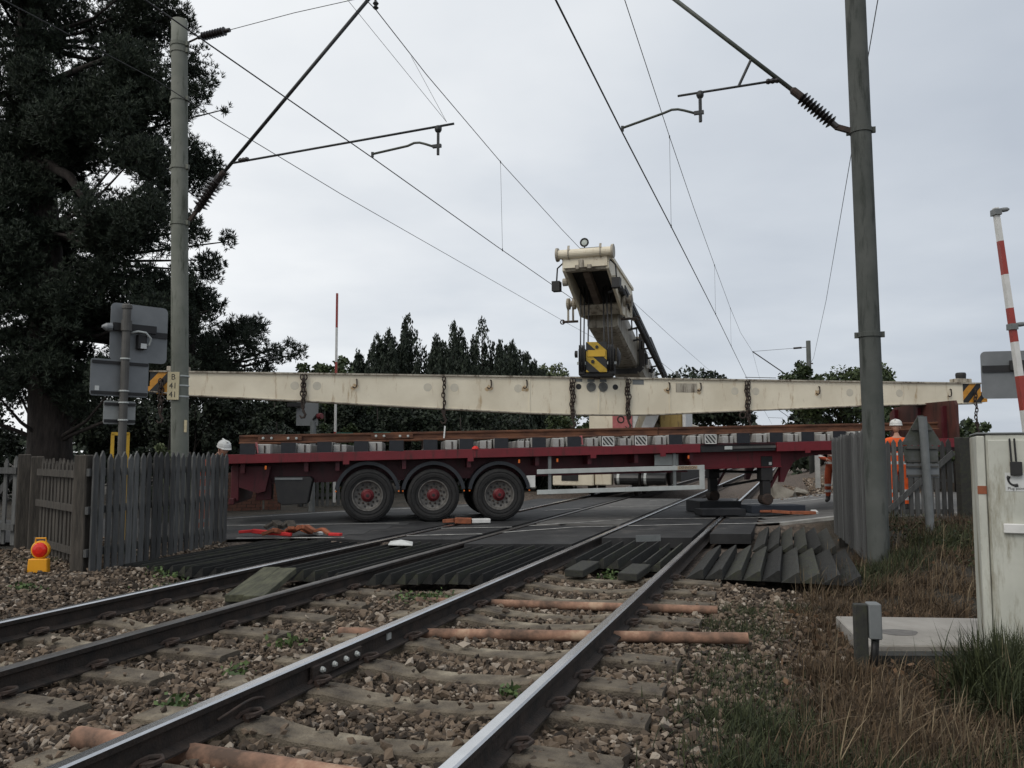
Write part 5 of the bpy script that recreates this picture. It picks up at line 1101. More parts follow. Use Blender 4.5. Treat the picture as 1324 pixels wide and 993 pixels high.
barrier('thin distant upright red and white barrier pole behind the beam on the left', (-4.6, 22, .1), (-4.62, 22, 5.58), .034, .030, 6, (), 0)
mb = MB(); mb.box(-.3, .3, -.3, .3, 0, 1.25); o = mb.build('barrier_machine', M_galv, bevel=.03); o.location = (8.75, 14.05, .1); tag(o, 'grey barrier machine cabinet at the foot of the right barrier, hidden behind the cream cabinet', 'cabinet')
wg = thing('crossing_signal', 'crossing light signal with small red hood seen under the left part of the beam', 'signal', (-4.95, 21.0, 0))
mb = MB(); mb.tube([(0, 0, -.1), (0, 0, 2.15)], .075, 12); mb.build('signal_post', M_greybox, wg)
mb = MB(); mb.box(-.42, .12, -.02, .02, 2.05, 2.7); mb.build('backboard', M_signback, wg)
mb = MB(); mb.box(-.62, -.28, -.15, .03, 2.52, 2.62); mb.tube([(.0, -.02, 2.2), (.12, -.05, 2.34)], .03, 8); mb.build('bracket', M_black, wg)
mb = MB(); mb.lathe((.12, -.03, 2.28), Vector((1, -.4, .1)), [(.07, 0), (.08, .05), (.075, .12)], 12); mb.build('red_lamp', M_hub, wg)

# ------------------------------------------------------------------ cabinet, post, slab
cbn = thing('location_cabinet', 'tall weathered cream steel cabinet with plug point sticker at the right edge', 'cabinet', (3.47, 6.32, -.32), R(-25))
mb = MB(); mb.box(.06, 1.25, .0, .7, 0, 1.80); mb.build('cabinet_body', M_cab, cbn, bevel=.008)
mb = MB(); mb.box(.0, .055, -.012, .71, -.02, 1.79); mb.build('side_panel', M_cab, cbn, bevel=.006)
mb = MB(); mb.box(.0, 1.252, -.012, .712, 1.802, 1.815); mb.build('roof_plate', M_greybox, cbn, bevel=.004)
mb = MB(); mb.box(.075, .62, -.022, -.001, .18, 1.76); dr = mb.build('door', M_cab, cbn, bevel=.006)
mb = MB(); mb.box(.15, .46, -.055, -.023, 1.08, 1.15); mb.build('latch_bar', M_white, dr, bevel=.006)
mb = MB(); mb.tube([(.215, -.03, 1.77), (.22, -.035, 1.6)], .008, 6); mb.tube([(.245, -.03, 1.77), (.25, -.035, 1.6)], .008, 6); mb.box(.21, .285, -.06, -.024, 1.5, 1.60); mb.build('padlock', M_black, dr, bevel=.008)
mb = MB(); mb.box(.175, .31, -.0245, -.0225, 1.385, 1.52); st = mb.build('sticker', M_paper, dr)
mb = MB(); P = [(.21+.045*math.cos(a)+.03, -.0265, 1.472+.045*math.sin(a)) for a in np.linspace(R(150), R(290), 9)]; mb.tube(P, [.012, .012, .008, .007, .007, .007, .008, .012, .012], 8); mb.build('handset_symbol', M_ink, st)
text_mesh('lettering', 'Plug point', .026, (.242, -.0255, 1.404), (R(90), 0, 0), M_ink, st, .0006)
mb = MB(); mb.box(-.005, .056, -.016, -.0125, 1.36, 1.42); mb.build('brown_label', M_strap, cbn)
mb = MB(); mb.box(.5, .6, -.026, -.0235, 1.46, 1.475); mb.tube([(.45, -.024, 1.49), (.5, -.024, 1.50), (.6, -.024, 1.485)], .004, 5); mb.build('scratch', M_black, dr)
pb = thing('cable_post', 'short dark post carrying a small grey box beside the concrete slab', 'post', (2.60, 6.42, -.30), R(-8))
mb = MB(); mb.box(-.045, .045, -.04, .04, -.1, .52); mb.build('post', M_guard, pb, bevel=.006)
mb = MB(); mb.box(.05, .14, -.06, .06, .27, .53); mb.build('junction_box', M_greybox, pb, bevel=.008)
mb = MB(); mb.tube([(.095, 0, .27), (.09, .0, .15), (.07, .02, .0)], .022, 8); mb.tube([(.12, .01, .27), (.11, .02, .12), (.1, .02, .0)], .016, 8); mb.build('cable', M_black, pb, smooth=True)
slb = thing('concrete_slab', 'pale concrete slab with a dark stain beside the cream cabinet', 'slab', (3.6, 7.3, -.32))
mb = MB(); o = Vector(slb.location)
P = [(3.05, 8.1), (4.6, 7.98), (4.5, 6.85), (2.82, 6.88)]; mb.prism([(a-o.x, b-o.y) for a, b in P], lambda a, b, h: Vector((a, b, h)), 0, .135); mb.build('slab', M_slab, slb, bevel=.01)
mb = MB(); mb.prism([(-.30+.17*math.cos(a)*(1+.15*math.sin(3*a)), .06+.13*math.sin(a)) for a in np.linspace(0, 6.1, 18)], lambda a, b, h: Vector((a, b, h)), .1355, .138); mb.build('stain', mat('dark_stain', (.10, .095, .09), (.16, .15, .14), 9, .95), slb)
mb = MB(); mb.box(-.75, .95, -.62, -.47, -.12, .10); mb.build('slab_edge', M_guard, slb)

# ------------------------------------------------------------------ hazard lamp and litter on the road
hl = thing('hazard_lamp', 'yellow hazard lamp with red round lens standing by the left fence', 'lamp', (-5.56, 10.05, -.09), R(8))
mb = MB(); mb.prism([(-.115, 0), (.115, 0), (.105, .205), (-.105, .205)], lambda a, b, h: Vector((a, h, b)), -.05, .05); mb.build('battery_case', M_lampy, hl, bevel=.01)
mb = MB(); mb.lathe((.01, .03, .305), (0, -1, 0), [(.105, 0), (.108, .03), (.098, .05), (.088, .052)], 26); mb.tube([(-.05, 0, .385), (-.045, 0, .44), (.065, 0, .44), (.07, 0, .385)], .010, 8); mb.build('lens_housing', M_lampy, hl)
mb = MB(); mb.lathe((.01, -.0215, .305), (0, -1, 0), [(.088, 0), (.075, .022), (.04, .034), (0, .036)], 22); mb.build('lens', M_lampr, hl)
mb = MB(); mb.lathe((.04, -.051, .06), (0, -1, 0), [(.014, 0), (.014, .006)], 10); mb.build('screw', M_black, hl)
def strap(label, pts, m, wd=.09, th=.05, ends=None, group='straps dropped on the crossing', cat='strap', zb=.02):
    pts = [Vector((x, y, zb+z)) for x, y, z in pts]; root = thing('lifting_strap', label, cat, pts[0], 0, group); o = Vector(pts[0]); mb = MB()
    for a, b in zip(pts[:-1], pts[1:]): mb.bar(a-o, b-o, wd*random.uniform(.8, 1.2), th*random.uniform(.7, 1.2))
    mb.build('webbing', m, root, bevel=.008)
    if ends:
        mb = MB(); mb.bar(pts[-1]-o, pts[-1]-o+Vector(ends[0]), wd*1.05, th*.9); mb.build('end_loop', ends[1], root, bevel=.008)
    return root
strap('crumpled red cloth strap at the left of the heap on the road edge', [(-4.42, 13.85, .06), (-4.2, 13.8, .08), (-3.85, 13.75, .05), (-3.55, 13.72, .03)], M_redcloth, .10, .055, ((-.12, .0, .02), M_redcloth))
strap('tangled orange-brown strap in the middle of the heap by the left fence', [(-4.0, 13.7, .04), (-3.8, 13.62, .11), (-3.72, 13.85, .03), (-3.55, 13.7, .14), (-3.6, 13.95, .06), (-3.4, 13.8, .15), (-3.3, 14.0, .04), (-3.55, 14.1, .12), (-3.35, 14.2, .03)], M_strap, .10, .06, ((.2, -.12, -.02), M_white))
strap('orange-brown strap with red tip at the right end of the heap', [(-3.6, 14.2, .06), (-3.42, 14.15, .13), (-3.25, 14.0, .06), (-3.1, 13.95, .1), (-2.95, 13.8, .03)], M_strap, .09, .05, ((.2, -.08, 0), M_redcloth))
strap('grey-brown folded cloth lying behind the heap of straps', [(-4.35, 15.0, .03), (-4.2, 15.1, .12), (-4.05, 14.95, .05), (-3.95, 15.1, .12), (-3.85, 14.95, .03)], M_fencebr, .14, .07)
strap('orange strap with white end lying in front of the third trailer wheel', [(-1.32, 16.5, .03), (-1.1, 16.42, .05), (-.78, 16.42, .04)], M_strap, .16, .09, ((.35, .08, 0), M_white))
strap('brown strap with pale end lying on the road by the landing leg mats', [(5.35, 18.3, .06), (5.55, 18.15, .07), (5.9, 18.0, .05), (6.4, 17.95, .05)], M_strap, .12, .07, ((-.0, .12, .03), M_white), zb=.06)
M_mat = mat('dark_mat', (.012, .013, .015), (.022, .023, .026), 4, .7)
mb = MB(); mb.box(-.5, .5, -.25, .2, 0, .14); o = mb.build('support_mat', M_mat, bevel=.01); q = TW(4.72, .75, 0); o.location = (q.x, q.y, .02); o.rotation_euler = (0, 0, TA); tag(o, 'black support mat on the road, just short of the blue-black one', 'mat')
M_bluemat = mat('blue_black_mat', (.012, .017, .026), (.018, .024, .034), 4, .6)
mb = MB(); mb.box(-.62, .62, -.3, .25, 0, .17); o = mb.build('support_mat', M_bluemat, bevel=.01); q = TW(5.88, .6, 0); o.location = (q.x, q.y, .07); o.rotation_euler = (0, 0, TA); tag(o, 'blue-black support mat under the near landing leg of the trailer', 'mat')
mb = MB(); mb.box(-.5, .5, -.45, .45, 0, .27); o = mb.build('support_mat', M_mat, bevel=.01); q = TW(5.1, 2.05, 0); o.location = (q.x, q.y, 0); o.rotation_euler = (0, 0, TA); tag(o, 'black support mat under the far landing leg, behind the near one', 'mat')

# ------------------------------------------------------------------ brick pier, back fence
def bricks(label, p0, p1, z0, z1, ragged=True):
    p0 = Vector((*p0, 0)); p1 = Vector((*p1, 0)); d = (p1-p0); Ln = d.length; d.normalize(); mb = MB(); rows = int((z1-z0)/.08); nd = Vector((-d.y, d.x, 0))
    for r in range(rows):
        x = -(r % 2)*.11
        while x < Ln:
            if not ragged or z0+r*.08 < z1-.25*abs(math.sin(x*2.1))-.05:
                a = max(x, 0)+.006; b = min(x+.218, Ln)-.006
                if b > a+.02: mb.bar(p0+d*a+Vector((0, 0, z0+r*.08+.036)), p0+d*b+Vector((0, 0, z0+r*.08+.036)), .11+random.uniform(-.012, .012), .07)
            x += .225
    mb.mi(1).bar(p0+Vector((0, 0, (z0+z1)/2-.12)), p1+Vector((0, 0, (z0+z1)/2-.12)), .09, z1-z0-.26)
    return tag(mb.build('brick_wall', [M_brick, M_fencebr]), label, 'wall')
bricks('low crumbling red brick wall seen under the rear of the trailer', (-8.3, 20.6), (-6.35, 21.6), -.15, .95)
bricks('mossy brick pier right of the low brick wall, left of the black box', (-6.3, 21.65), (-5.9, 21.7), -.15, 1.0, False)
fence('picket_fence', 'pale grey picket fence in the shade behind the trailer wheels', (-5.7, 22.6), (-3.9, 23.6), 14, -.05, 1.15, rails=(.3, .9), posts=(.05, .95))
fence('picket_fence', 'distant grey fence on the bank beyond the right end of the trailer', (10.2, 26.5), (16, 28.2), 34, .2, 1.5, rails=(.3, 1.0), posts=(.02, .5))
for x, y, h, lab in ((11.0, 30.5, 1.2, 'slim concrete post on the bank beyond the road, left of two'), (11.9, 31.5, 1.3, 'slim concrete post on the bank beyond the road, right of two')):
    mb = MB(); mb.bar((0, 0, -.2), (0, 0, h), .14, .14); o = mb.build('concrete_post', M_conc, base=False); o.location = (x, y, float(ground_z(x, y))); tag(o, lab, 'post')

# ------------------------------------------------------------------ workers
def head_mesh(mb, c, yaw=0., pitch=0., k_skin=0, k_dark=1):
    """oval head with brow, nose, mouth, chin and ears; faces -Y before the yaw"""
    n1, n2 = 18, 14; vs = []; M_ = Matrix.Translation(Vector(c)) @ Matrix.Rotation(yaw, 4, 'Z') @ Matrix.Rotation(pitch, 4, 'X')
    for i in range(n2+1):
        ph = math.pi*i/n2; z = math.cos(ph)*.118; r = math.sin(ph)
        for j in range(n1):
            a = 2*math.pi*j/n1; x = r*math.sin(a)*.074; y = -r*math.cos(a)*.094
            f = max(0, math.cos(a))**6
            if z < -.02: x *= 1+z*1.6; y *= 1+z*.6
            y -= f*(.026*math.exp(-((z+.012)/.022)**2)+.006*math.exp(-((z+.055)/.012)**2)+.01*math.exp(-((z+.1)/.02)**2)-.008*math.exp(-((z-.02)/.01)**2))
            vs.append(M_ @ Vector((x, y, z)))
    fs = [(i*n1+j, i*n1+(j+1) % n1, (i+1)*n1+(j+1) % n1, (i+1)*n1+j) for i in range(n2) for j in range(n1)]
    mb.mi(k_skin).add(vs, fs)
    for s_ in (-1, 1):
        mb.mi(k_skin).lathe(M_ @ Vector((s_*.070, .012, -.01)), (M_.to_3x3() @ Vector((s_, .3, 0))), [(.012, 0), (.03, .006), (.028, .014), (.012, .012)], 10)
        mb.mi(k_dark).lathe(M_ @ Vector((s_*.03, -.082, .016)), (M_.to_3x3() @ Vector((0, -1, 0))), [(.011, 0), (.008, .006), (0, .007)], 8)
    mb.mi(k_dark).box(0, 0, 0, 0, 0, 0) if False else None
    return M_
def person(label, loc, rz, J, suit, head_c, head_yaw=0., head_pitch=0., helmet=True, bands=((.27, .33), (.42, .48), (.98, 1.04), (1.16, 1.21))):
    root = thing('person', label, 'person', loc, rz)
    E_ = []; names = list(J); V = [J[k_][0] for k_ in names]; rad = [J[k_][1] for k_ in names]
    for k_ in names:
        if J[k_][2]: E_.append((names.index(J[k_][2]), names.index(k_)))
    me = bpy.data.meshes.new('sk'); me.from_pydata([tuple(v) for v in V], E_, []); o = bpy.data.objects.new('sk', me); COL.objects.link(o)
    mo = o.modifiers.new('skin', 'SKIN'); mo.use_smooth_shade = True; mo.branch_smoothing = .6
    for i, r in enumerate(rad): me.skin_vertices[0].data[i].radius = r if isinstance(r, tuple) else (r, r)
    me.skin_vertices[0].data[0].use_root = True
    su = o.modifiers.new('sub', 'SUBSURF'); su.levels = 2; su.render_levels = 2
    dg = bpy.context.evaluated_depsgraph_get(); m2 = bpy.data.meshes.new_from_object(o.evaluated_get(dg)); bpy.data.objects.remove(o)
    mb = MB(); co = [tuple(v.co) for v in m2.vertices]; base = [Vector(v) for v in V]
    skin = ('hand', 'palm', 'f1', 'f2', 'f3', 'f4', 'th', 'neck')
    for p in m2.polygons:
        c = p.center; nm = names[min(range(len(base)), key=lambda i: (base[i]-c).length)]
        k_ = 0
        if any(nm.startswith(q) for q in skin): k_ = 1
        if nm.startswith(('toe', 'heel', 'ankle')): k_ = 2
        mb.mi(k_); mb.f.append(tuple(p.vertices)); mb.m.append(k_)
    mb.v = co
    head_mesh(mb, head_c, head_yaw, head_pitch, 1, 2)
    # hi-vis suit with silver bands at fixed heights
    key = suit.name+'_banded'
    if key not in MATS:
        m = suit.copy(); m.name = key; t = m.node_tree; n = t.nodes; l = t.links; b = n['Principled BSDF']; cur = b.inputs['Base Color'].links[0].from_socket
        tc_ = n.new('ShaderNodeTexCoord'); sp = n.new('ShaderNodeSeparateXYZ'); l.new(tc_.outputs['Object'], sp.inputs[0]); acc = None
        for z0, z1 in bands:
            d = n.new('ShaderNodeMath'); d.operation = 'COMPARE'; l.new(sp.outputs[2], d.inputs[0]); d.inputs[1].default_value = (z0+z1)/2; d.inputs[2].default_value = (z1-z0)/2
            if acc is None: acc = d.outputs[0]
            else: a_ = n.new('ShaderNodeMath'); a_.operation = 'MAXIMUM'; l.new(acc, a_.inputs[0]); l.new(d.outputs[0], a_.inputs[1]); acc = a_.outputs[0]
        mx = n.new('ShaderNodeMix'); mx.data_type = 'RGBA'; l.new(acc, mx.inputs[0]); l.new(cur, mx.inputs[6]); mx.inputs[7].default_value = (.5, .51, .5, 1); l.new(mx.outputs[2], b.inputs['Base Color']); MATS[key] = m
    mb.build('body', [MATS[key], M_skin, M_boot], root, smooth=True, recalc=False)
    if helmet:
        mb = MB(); Mh = Matrix.Translation(Vector(head_c)) @ Matrix.Rotation(head_yaw, 4, 'Z') @ Matrix.Rotation(head_pitch, 4, 'X')
        mb.lathe((0, 0.0, .035), (0, 0, 1), [(.122, 0), (.124, .012), (.117, .02), (.116, .05), (.105, .085), (.075, .115), (.035, .13), (0, .133)], 24)
        mb.prism([(.09*math.cos(a), -.10-.05*math.sin(a)) for a in np.linspace(0, math.pi, 9)]+[(-.09, -.06), (.09, -.06)], lambda a, b, h: Vector((a, b, h)), .036, .045)
        mb.box(-.012, .012, -.1, .1, .15, .172); mb.xf(Mh).build('hard_hat', M_white, root, smooth=False)
    return root
def standing(arm='down', lean=0., spread=.12):
    """joint: (position, radius, parent)"""
    L_ = lean
    J = {'pelvis': ((0, 0, .96), (.155, .125), None), 'waist': ((0, -.02*L_, 1.12), (.15, .12), 'pelvis'), 'chest': ((0, -.12*L_, 1.33), (.165, .125), 'waist'), 'upper': ((0, -.22*L_, 1.45), (.12, .09), 'chest'), 'neck': ((0, -.28*L_, 1.56), .055, 'upper'), 'neck_top': ((0, -.33*L_, 1.63), .05, 'neck')}
    for sx, s_ in ((-1, 'l'), (1, 'r')):
        J['hip'+s_] = ((sx*.10, 0, .88), .115, 'pelvis'); J['knee'+s_] = ((sx*spread, -.03, .5), .088, 'hip'+s_); J['shin'+s_] = ((sx*(spread+.005), .0, .28), .078, 'knee'+s_)
        J['ankle'+s_] = ((sx*(spread+.01), .02, .09), .062, 'shin'+s_); J['toe'+s_] = ((sx*(spread+.03), -.15, .05), (.05, .045), 'ankle'+s_); J['heel'+s_] = ((sx*(spread+.01), .07, .05), .045, 'ankle'+s_)
        J['shoulder'+s_] = ((sx*.19, -.20*L_, 1.45), .083, 'upper')
        if arm == 'down': el, wr = Vector((sx*.27, .02-.1*L_, 1.17)), Vector((sx*.26, -.09-.08*L_, .93))
        elif arm == 'fold': el, wr = Vector((sx*.29, -.04, 1.15)), Vector((sx*.10, -.24, 1.13+.03*sx))
        else: el, wr = Vector((sx*.26, -.2-.1*L_, 1.18)), Vector((sx*.16, -.42-.1*L_, 1.05))
        J['elbow'+s_] = (el, .062, 'shoulder'+s_); J['cuff'+s_] = (wr, .048, 'elbow'+s_)
        d = (wr-el).normalized(); nn = Vector((0, 0, 1)).cross(d); nn = nn.normalized() if nn.length > .1 else Vector((0, 1, 0))
        if arm == 'down': nn = Vector((0, -1, 0)); nn = (nn-d*nn.dot(d)).normalized()
        J['hand'+s_] = (wr+d*.04, .028, 'cuff'+s_); J['palm'+s_] = (wr+d*.10, (.036, .018), 'hand'+s_)
        cu = d.cross(nn)*(.02*sx)
        for i, (off, ln) in enumerate(((-.03, .075), (-.01, .09), (.01, .085), (.03, .065))):
            b_ = wr+d*.135+nn*off; J[f'f{i+1}a'+s_] = (b_, .0105, 'palm'+s_); J[f'f{i+1}b'+s_] = (b_+d*ln*.55+cu*.6, .009, f'f{i+1}a'+s_); J[f'f{i+1}c'+s_] = (b_+d*ln*.9+cu*2, .0075, f'f{i+1}b'+s_)
        tb_ = wr+d*.06-nn*.035; J['tha'+s_] = (tb_, .012, 'hand'+s_); J['thb'+s_] = (tb_+d*.045-nn*.03+cu, .0095, 'tha'+s_)
    return J
person('worker in white helmet and bright orange suit seen from behind at the right gate', (7.74, 17.0, .16), R(172), standing('front'), M_hiviz, (0, -.01, 1.72), R(-25))
person('worker in dirty orange overalls standing beyond the trailer nose, head hidden by the load', (8.1, 21.4, .12), R(-30), standing('fold'), M_hivizdirty, (0, -.0, 1.72), 0, .1)
Jb = standing('down', .95)
person('worker in white helmet mostly hidden behind the right end of the left picket fence', (-5.33, 14.7, -.24), R(75), Jb, M_hiviz, (0, -.36, 1.66), R(-30), R(18))

# ------------------------------------------------------------------ trees
def tree_trunk(mb, pts, rs, n=10): mb.tube(pts, rs, n)
def clump_points(c, r, n, shell=.35, flat=.8):
    v = RNG.normal(size=(n, 3)); v /= np.linalg.norm(v, axis=1)[:, None]; k_ = RNG.uniform(shell, 1, n)**.6
    return np.array(c)+v*k_[:, None]*np.array([r, r, r*flat])
def needles(P, ctr, L_, m, parent, nb=9, wd=.013):
    """tufts of needles: every tuft is nb thin blades opening outwards and upwards"""
    n_ = len(P); out = P-ctr; out /= np.maximum(np.linalg.norm(out, axis=1), .01)[:, None]; out[:, 2] += .35
    d = out[:, None, :]+RNG.normal(0, .75, (n_, nb, 3)); d /= np.linalg.norm(d, axis=2)[:, :, None]; d = d.reshape(-1, 3)
    B = np.repeat(P, nb, 0); ln = L_*RNG.uniform(.6, 1.15, len(B))[:, None]; s_ = np.cross(d, RNG.normal(size=d.shape)); s_ /= np.linalg.norm(s_, axis=1)[:, None]; s_ *= wd
    V = np.stack([B-s_*.6, B+d*ln*.6-s_, B+d*ln, B+d*ln*.6+s_, B+s_*.6], 1); i = np.arange(len(B))[:, None]*5
    F = np.concatenate([i+np.array([[0, 1, 3, 4]]), i+np.array([[1, 2, 3, 3]])])
    tri = np.concatenate([i+np.array([[0, 1, 3]]), i+np.array([[0, 3, 4]]), i+np.array([[1, 2, 3]])])
    return npmesh('foliage', V.reshape(-1, 3), tri, m, parent)
PINE = [(-9.3, 11.61, 0.87), (-10.0, 11.14, 0.78), (-10.93, 11.51, 0.7), (-11.8, 10.85, 0.7), (-8.9, 10.57, 0.73), (-9.78, 10.1, 0.96), (-10.67, 9.92, 0.78), (-11.56, 9.55, 0.78), (-8.33, 9.92, 0.52), (-7.33, 9.73, 0.38), (-7.03, 10.01, 0.17), (-6.88, 9.55, 0.17), (-8.85, 9.36, 0.87), (-7.67, 9.17, 0.52), (-8.01, 8.62, 0.78), (-9.18, 8.62, 0.7), (-7.38, 8.25, 0.52), (-7.01, 8.16, 0.24), (-10.79, 8.62, 0.78), (-11.58, 8.25, 0.7), (-8.34, 7.79, 0.7), (-7.72, 7.79, 0.31), (-8.89, 7.98, 0.44), (-10.25, 8.44, 0.35), (-11.1, 7.52, 0.7), (-9.12, 6.97, 0.52), (-8.49, 6.79, 0.66), (-7.77, 6.61, 0.49), (-7.23, 6.43, 0.42), (-6.75, 6.39, 0.24), (-8.19, 6.07, 0.7), (-8.9, 6.07, 0.66), (-9.8, 6.43, 0.42), (-7.39, 5.8, 0.42), (-7.03, 5.89, 0.24), (-10.69, 6.43, 0.61), (-11.49, 6.43, 0.56), (-11.35, 5.35, 0.61), (-9.77, 5.53, 0.61), (-9.04, 5.17, 0.66), (-8.16, 5.17, 0.66), (-7.45, 4.99, 0.44), (-6.92, 5.08, 0.28), (-6.77, 4.81, 0.16), (-10.62, 4.81, 0.52), (-9.54, 4.45, 0.7), (-8.65, 4.1, 0.78), (-7.78, 4.28, 0.7), (-7.26, 4.45, 0.24), (-11.29, 4.1, 0.61), (-10.04, 3.74, 0.61), (-11.41, 3.04, 0.61), (-10.53, 2.86, 0.52), (-9.31, 3.04, 0.7), (-8.26, 3.04, 0.78), (-7.39, 3.21, 0.7), (-13.07, 10.85, 1.22), (-12.92, 8.25, 1.22), (-12.61, 5.71, 1.05), (-12.65, 3.21, 1.05), (-10.99, 12.94, 1.22), (-9.36, 13.13, 1.05), (-12.83, 13.13, 1.22), (-10.51, 14.48, 1.22), (-11.85, 15.45, 1.05), (-10.2, 15.84, 0.87)]
LOW = [(-7.07, 3.99, 0.54), (-6.53, 4.17, 0.47), (-6.08, 4.26, 0.32), (-6.69, 3.45, 0.47), (-5.98, 3.81, 0.39), (-5.53, 3.63, 0.3), (-5.08, 3.72, 0.25), (-5.79, 3.3, 0.25), (-6.5, 3.17, 0.39), (-5.35, 3.9, 0.18), (-7.22, 3.08, 0.54)]
FILL = [(RNG.uniform(-12.3, -7.7), RNG.uniform(2.6, 12.5), RNG.uniform(.55, .85)) for i in range(84)]
FILL = [q for q in FILL if not (-10.4 < q[0] < -8.6 and 6.3 < q[1] < 8.2)]
def pine(label, base, trunk, clumps, y0, dspread, dens, L_, extra_limbs=()):
    base = Vector(base); root = thing('pine_tree', label, 'tree', base); o = np.array(base)
    mb = MB(); tp = [Vector(p)-base for p, r in trunk]; mb.tube(tp, [r for p, r in trunk], 14); tr_ = mb.build('trunk', M_bark, root, smooth=True)
    P = []; C = []; mb = MB()
    for (x, z, r) in clumps:
        y = y0+RNG.uniform(-1, 1)*dspread; sub = max(4, int(r*20))
        # limb from the trunk to the clump
        f = min(range(len(trunk)), key=lambda i: abs(trunk[i][0][2]-(z-.5))); t0 = Vector(trunk[f][0])-base; t1 = Vector((x, y, z))-base
        mid = (t0+t1)/2+Vector((0, 0, -.12*(t1-t0).length+.15)); mb.tube([t0, t0*.6+mid*.4+Vector((0, 0, .05)), mid, t1], [.06, .05, .035, .012], 6)
        for k_ in range(sub):
            v = RNG.normal(size=3); v /= np.linalg.norm(v); c = np.array([x, y, z])+v*r*RNG.uniform(.25, .95)*np.array([1, 1, .8]); rr = RNG.uniform(.24, .42)*min(1, r*2)
            n_ = int(dens*rr*rr*100); p = clump_points(c, rr, n_, .2, .85); P.append(p); C.append(np.repeat(c[None]-np.array([0, 0, rr*.6]), n_, 0))
            mb.tube([t1*.999, Vector(c)-base], [.016, .006], 4)
    for pts, rs in extra_limbs: mb.tube([Vector(p)-base for p in pts], rs, 8)
    mb.build('limbs', M_bark, root, smooth=True)
    needles(np.concatenate(P)-o, np.concatenate(C)-o, L_, M_pine, root, 10, .0085); return root
pine('huge dark pine with thick ridged trunk filling the left edge of the view', (-10.5, 19.2, -.1), [((-10.5, 19.2, -.2), .62), ((-10.5, 19.2, 1.5), .47), ((-10.6, 19.2, 4), .43), ((-10.87, 19.2, 6.4), .37), ((-11.2, 19.2, 9), .32), ((-11.45, 19.2, 11), .28), ((-11.4, 19.2, 14), .16), ((-11.2, 19.2, 16), .06)], PINE+FILL, 19.0, 1.5, 3.6, .125,
     [([(-10.7, 18.9, 8.0), (-10.0, 18.6, 7.6), (-9.62, 18.5, 7.1), (-9.45, 18.5, 6.4)], [.13, .11, .09, .06]), ([(-11.2, 18.9, 9.4), (-10.2, 18.5, 9.9), (-9.2, 18.3, 10.2)], [.12, .08, .04]), ([(-10.7, 19, 5.0), (-11.6, 18.3, 4.3), (-12.3, 18.0, 3.6)], [.1, .08, .05])])
pine('smaller pine behind the left mast with boughs reaching right above the beam', (-8.6, 21.4, -.1), [((-8.6, 21.4, -.2), .2), ((-8.5, 21.4, 2), .17), ((-8.2, 21.3, 3.6), .12), ((-8.0, 21.2, 5.0), .04)], [(x*1.1, 1.33+(z-1.33)*1.1, r*1.1) for x, z, r in LOW], 21.3, .7, 3.6, .13)

def crown(name, label, base, h, parts, n, leaf, m, cat='tree', trunk=.12, up=0., group=None, aspect=1.6, limbs=True):
    """parts: (dx, dy, z, r, flat) lobes, each filled with smaller ragged clumps"""
    root = thing(name, label, cat, base, 0, group); P = []; mb = MB(); mb.tube([(0, 0, -.2), (0, 0, h*.3), (.05, 0, h*.55), (0, 0, h*.85)], [trunk, trunk*.8, trunk*.5, .02], 8)
    tot = sum(p[3]**2 for p in parts)
    for dx, dy, z, r, fl in parts:
        k_ = max(5, int(14*r)); nn = int(n*r*r/tot/k_)
        if limbs: mb.tube([(0, 0, min(z*.55, h*.5)), (dx*.6, dy*.6, z*.85), (dx, dy, z)], [trunk*.5, trunk*.28, .015], 5)
        for j in range(k_):
            v = RNG.normal(size=3); v /= np.linalg.norm(v); c = np.array([dx, dy, z])+v*r*RNG.uniform(.35, 1.0)*np.array([1, 1, fl]); rr = r*RNG.uniform(.22, .42)
            P.append(clump_points(c, rr, max(8, nn), .1, .9))
    mb.build('trunk', M_bark, root, smooth=True); P = np.concatenate(P); P = P[P[:, 2] > -.1]
    leaf_cards(P, leaf, aspect, up, 'foliage', m, root); return root
def cypress(label, base, h, r, n, m=M_cyp, leaf=.095):
    root = thing('cypress_tree', label, 'tree', base, 0, 'dark cypress trees behind the beam'); mb = MB(); mb.tube([(0, 0, -.2), (0, 0, h*.9)], [.16, .02], 7); mb.build('trunk', M_bark, root)
    P = []; ns = 38
    for i in range(ns):                                              # many upright spires of different height
        a = RNG.uniform(0, 6.283); q = RNG.uniform(0, 1)**.7; x, y = q*r*math.cos(a), q*r*math.sin(a); top = h*(1-.33*q**1.5)*RNG.uniform(.84, 1.0); bot = h*RNG.uniform(.0, .2)
        if i == 0: x = y = 0; top = h
        k_ = int(n/ns); f = RNG.uniform(0, 1, k_)**.85; rad = .36*r*(1-f)**.55*(.6+.4*np.sin(f*9+i))+.05
        aa = RNG.uniform(0, 6.283, k_); rr = rad*RNG.uniform(.3, 1, k_)**.5
        P.append(np.stack([x+rr*np.cos(aa)+RNG.normal(0, .04, k_), y+rr*np.sin(aa), bot+(top-bot)*f+RNG.normal(0, .08, k_)], -1))
    leaf_cards(np.concatenate(P), leaf, 2.0, .62, 'foliage', m, root); return root
CY = [(-7.9, 43, 6.6, 1.0, 'leftmost, shortest'), (-6.75, 42, 7.4, 1.2, 'second from the left'), (-5.3, 42.5, 8.45, 1.45, 'tallest pointed one left of centre'), (-3.9, 43.5, 7.5, 1.1, 'lower one between the two tallest'), (-2.95, 42, 8.0, 1.3, 'broad tall one above the second chain'), (-1.5, 42, 8.2, 1.45, 'tall round-shouldered one right of centre'), (.0, 43, 7.2, 1.15, 'fourth from the crane side, narrow'), (1.15, 44, 6.2, .85, 'rightmost, small one near the hook block')]
for x, y, h, r, lab in CY: cypress(f'dark cypress behind the beam, {lab}', (x, y, -.1), h+.1, r*1.65, 36000)
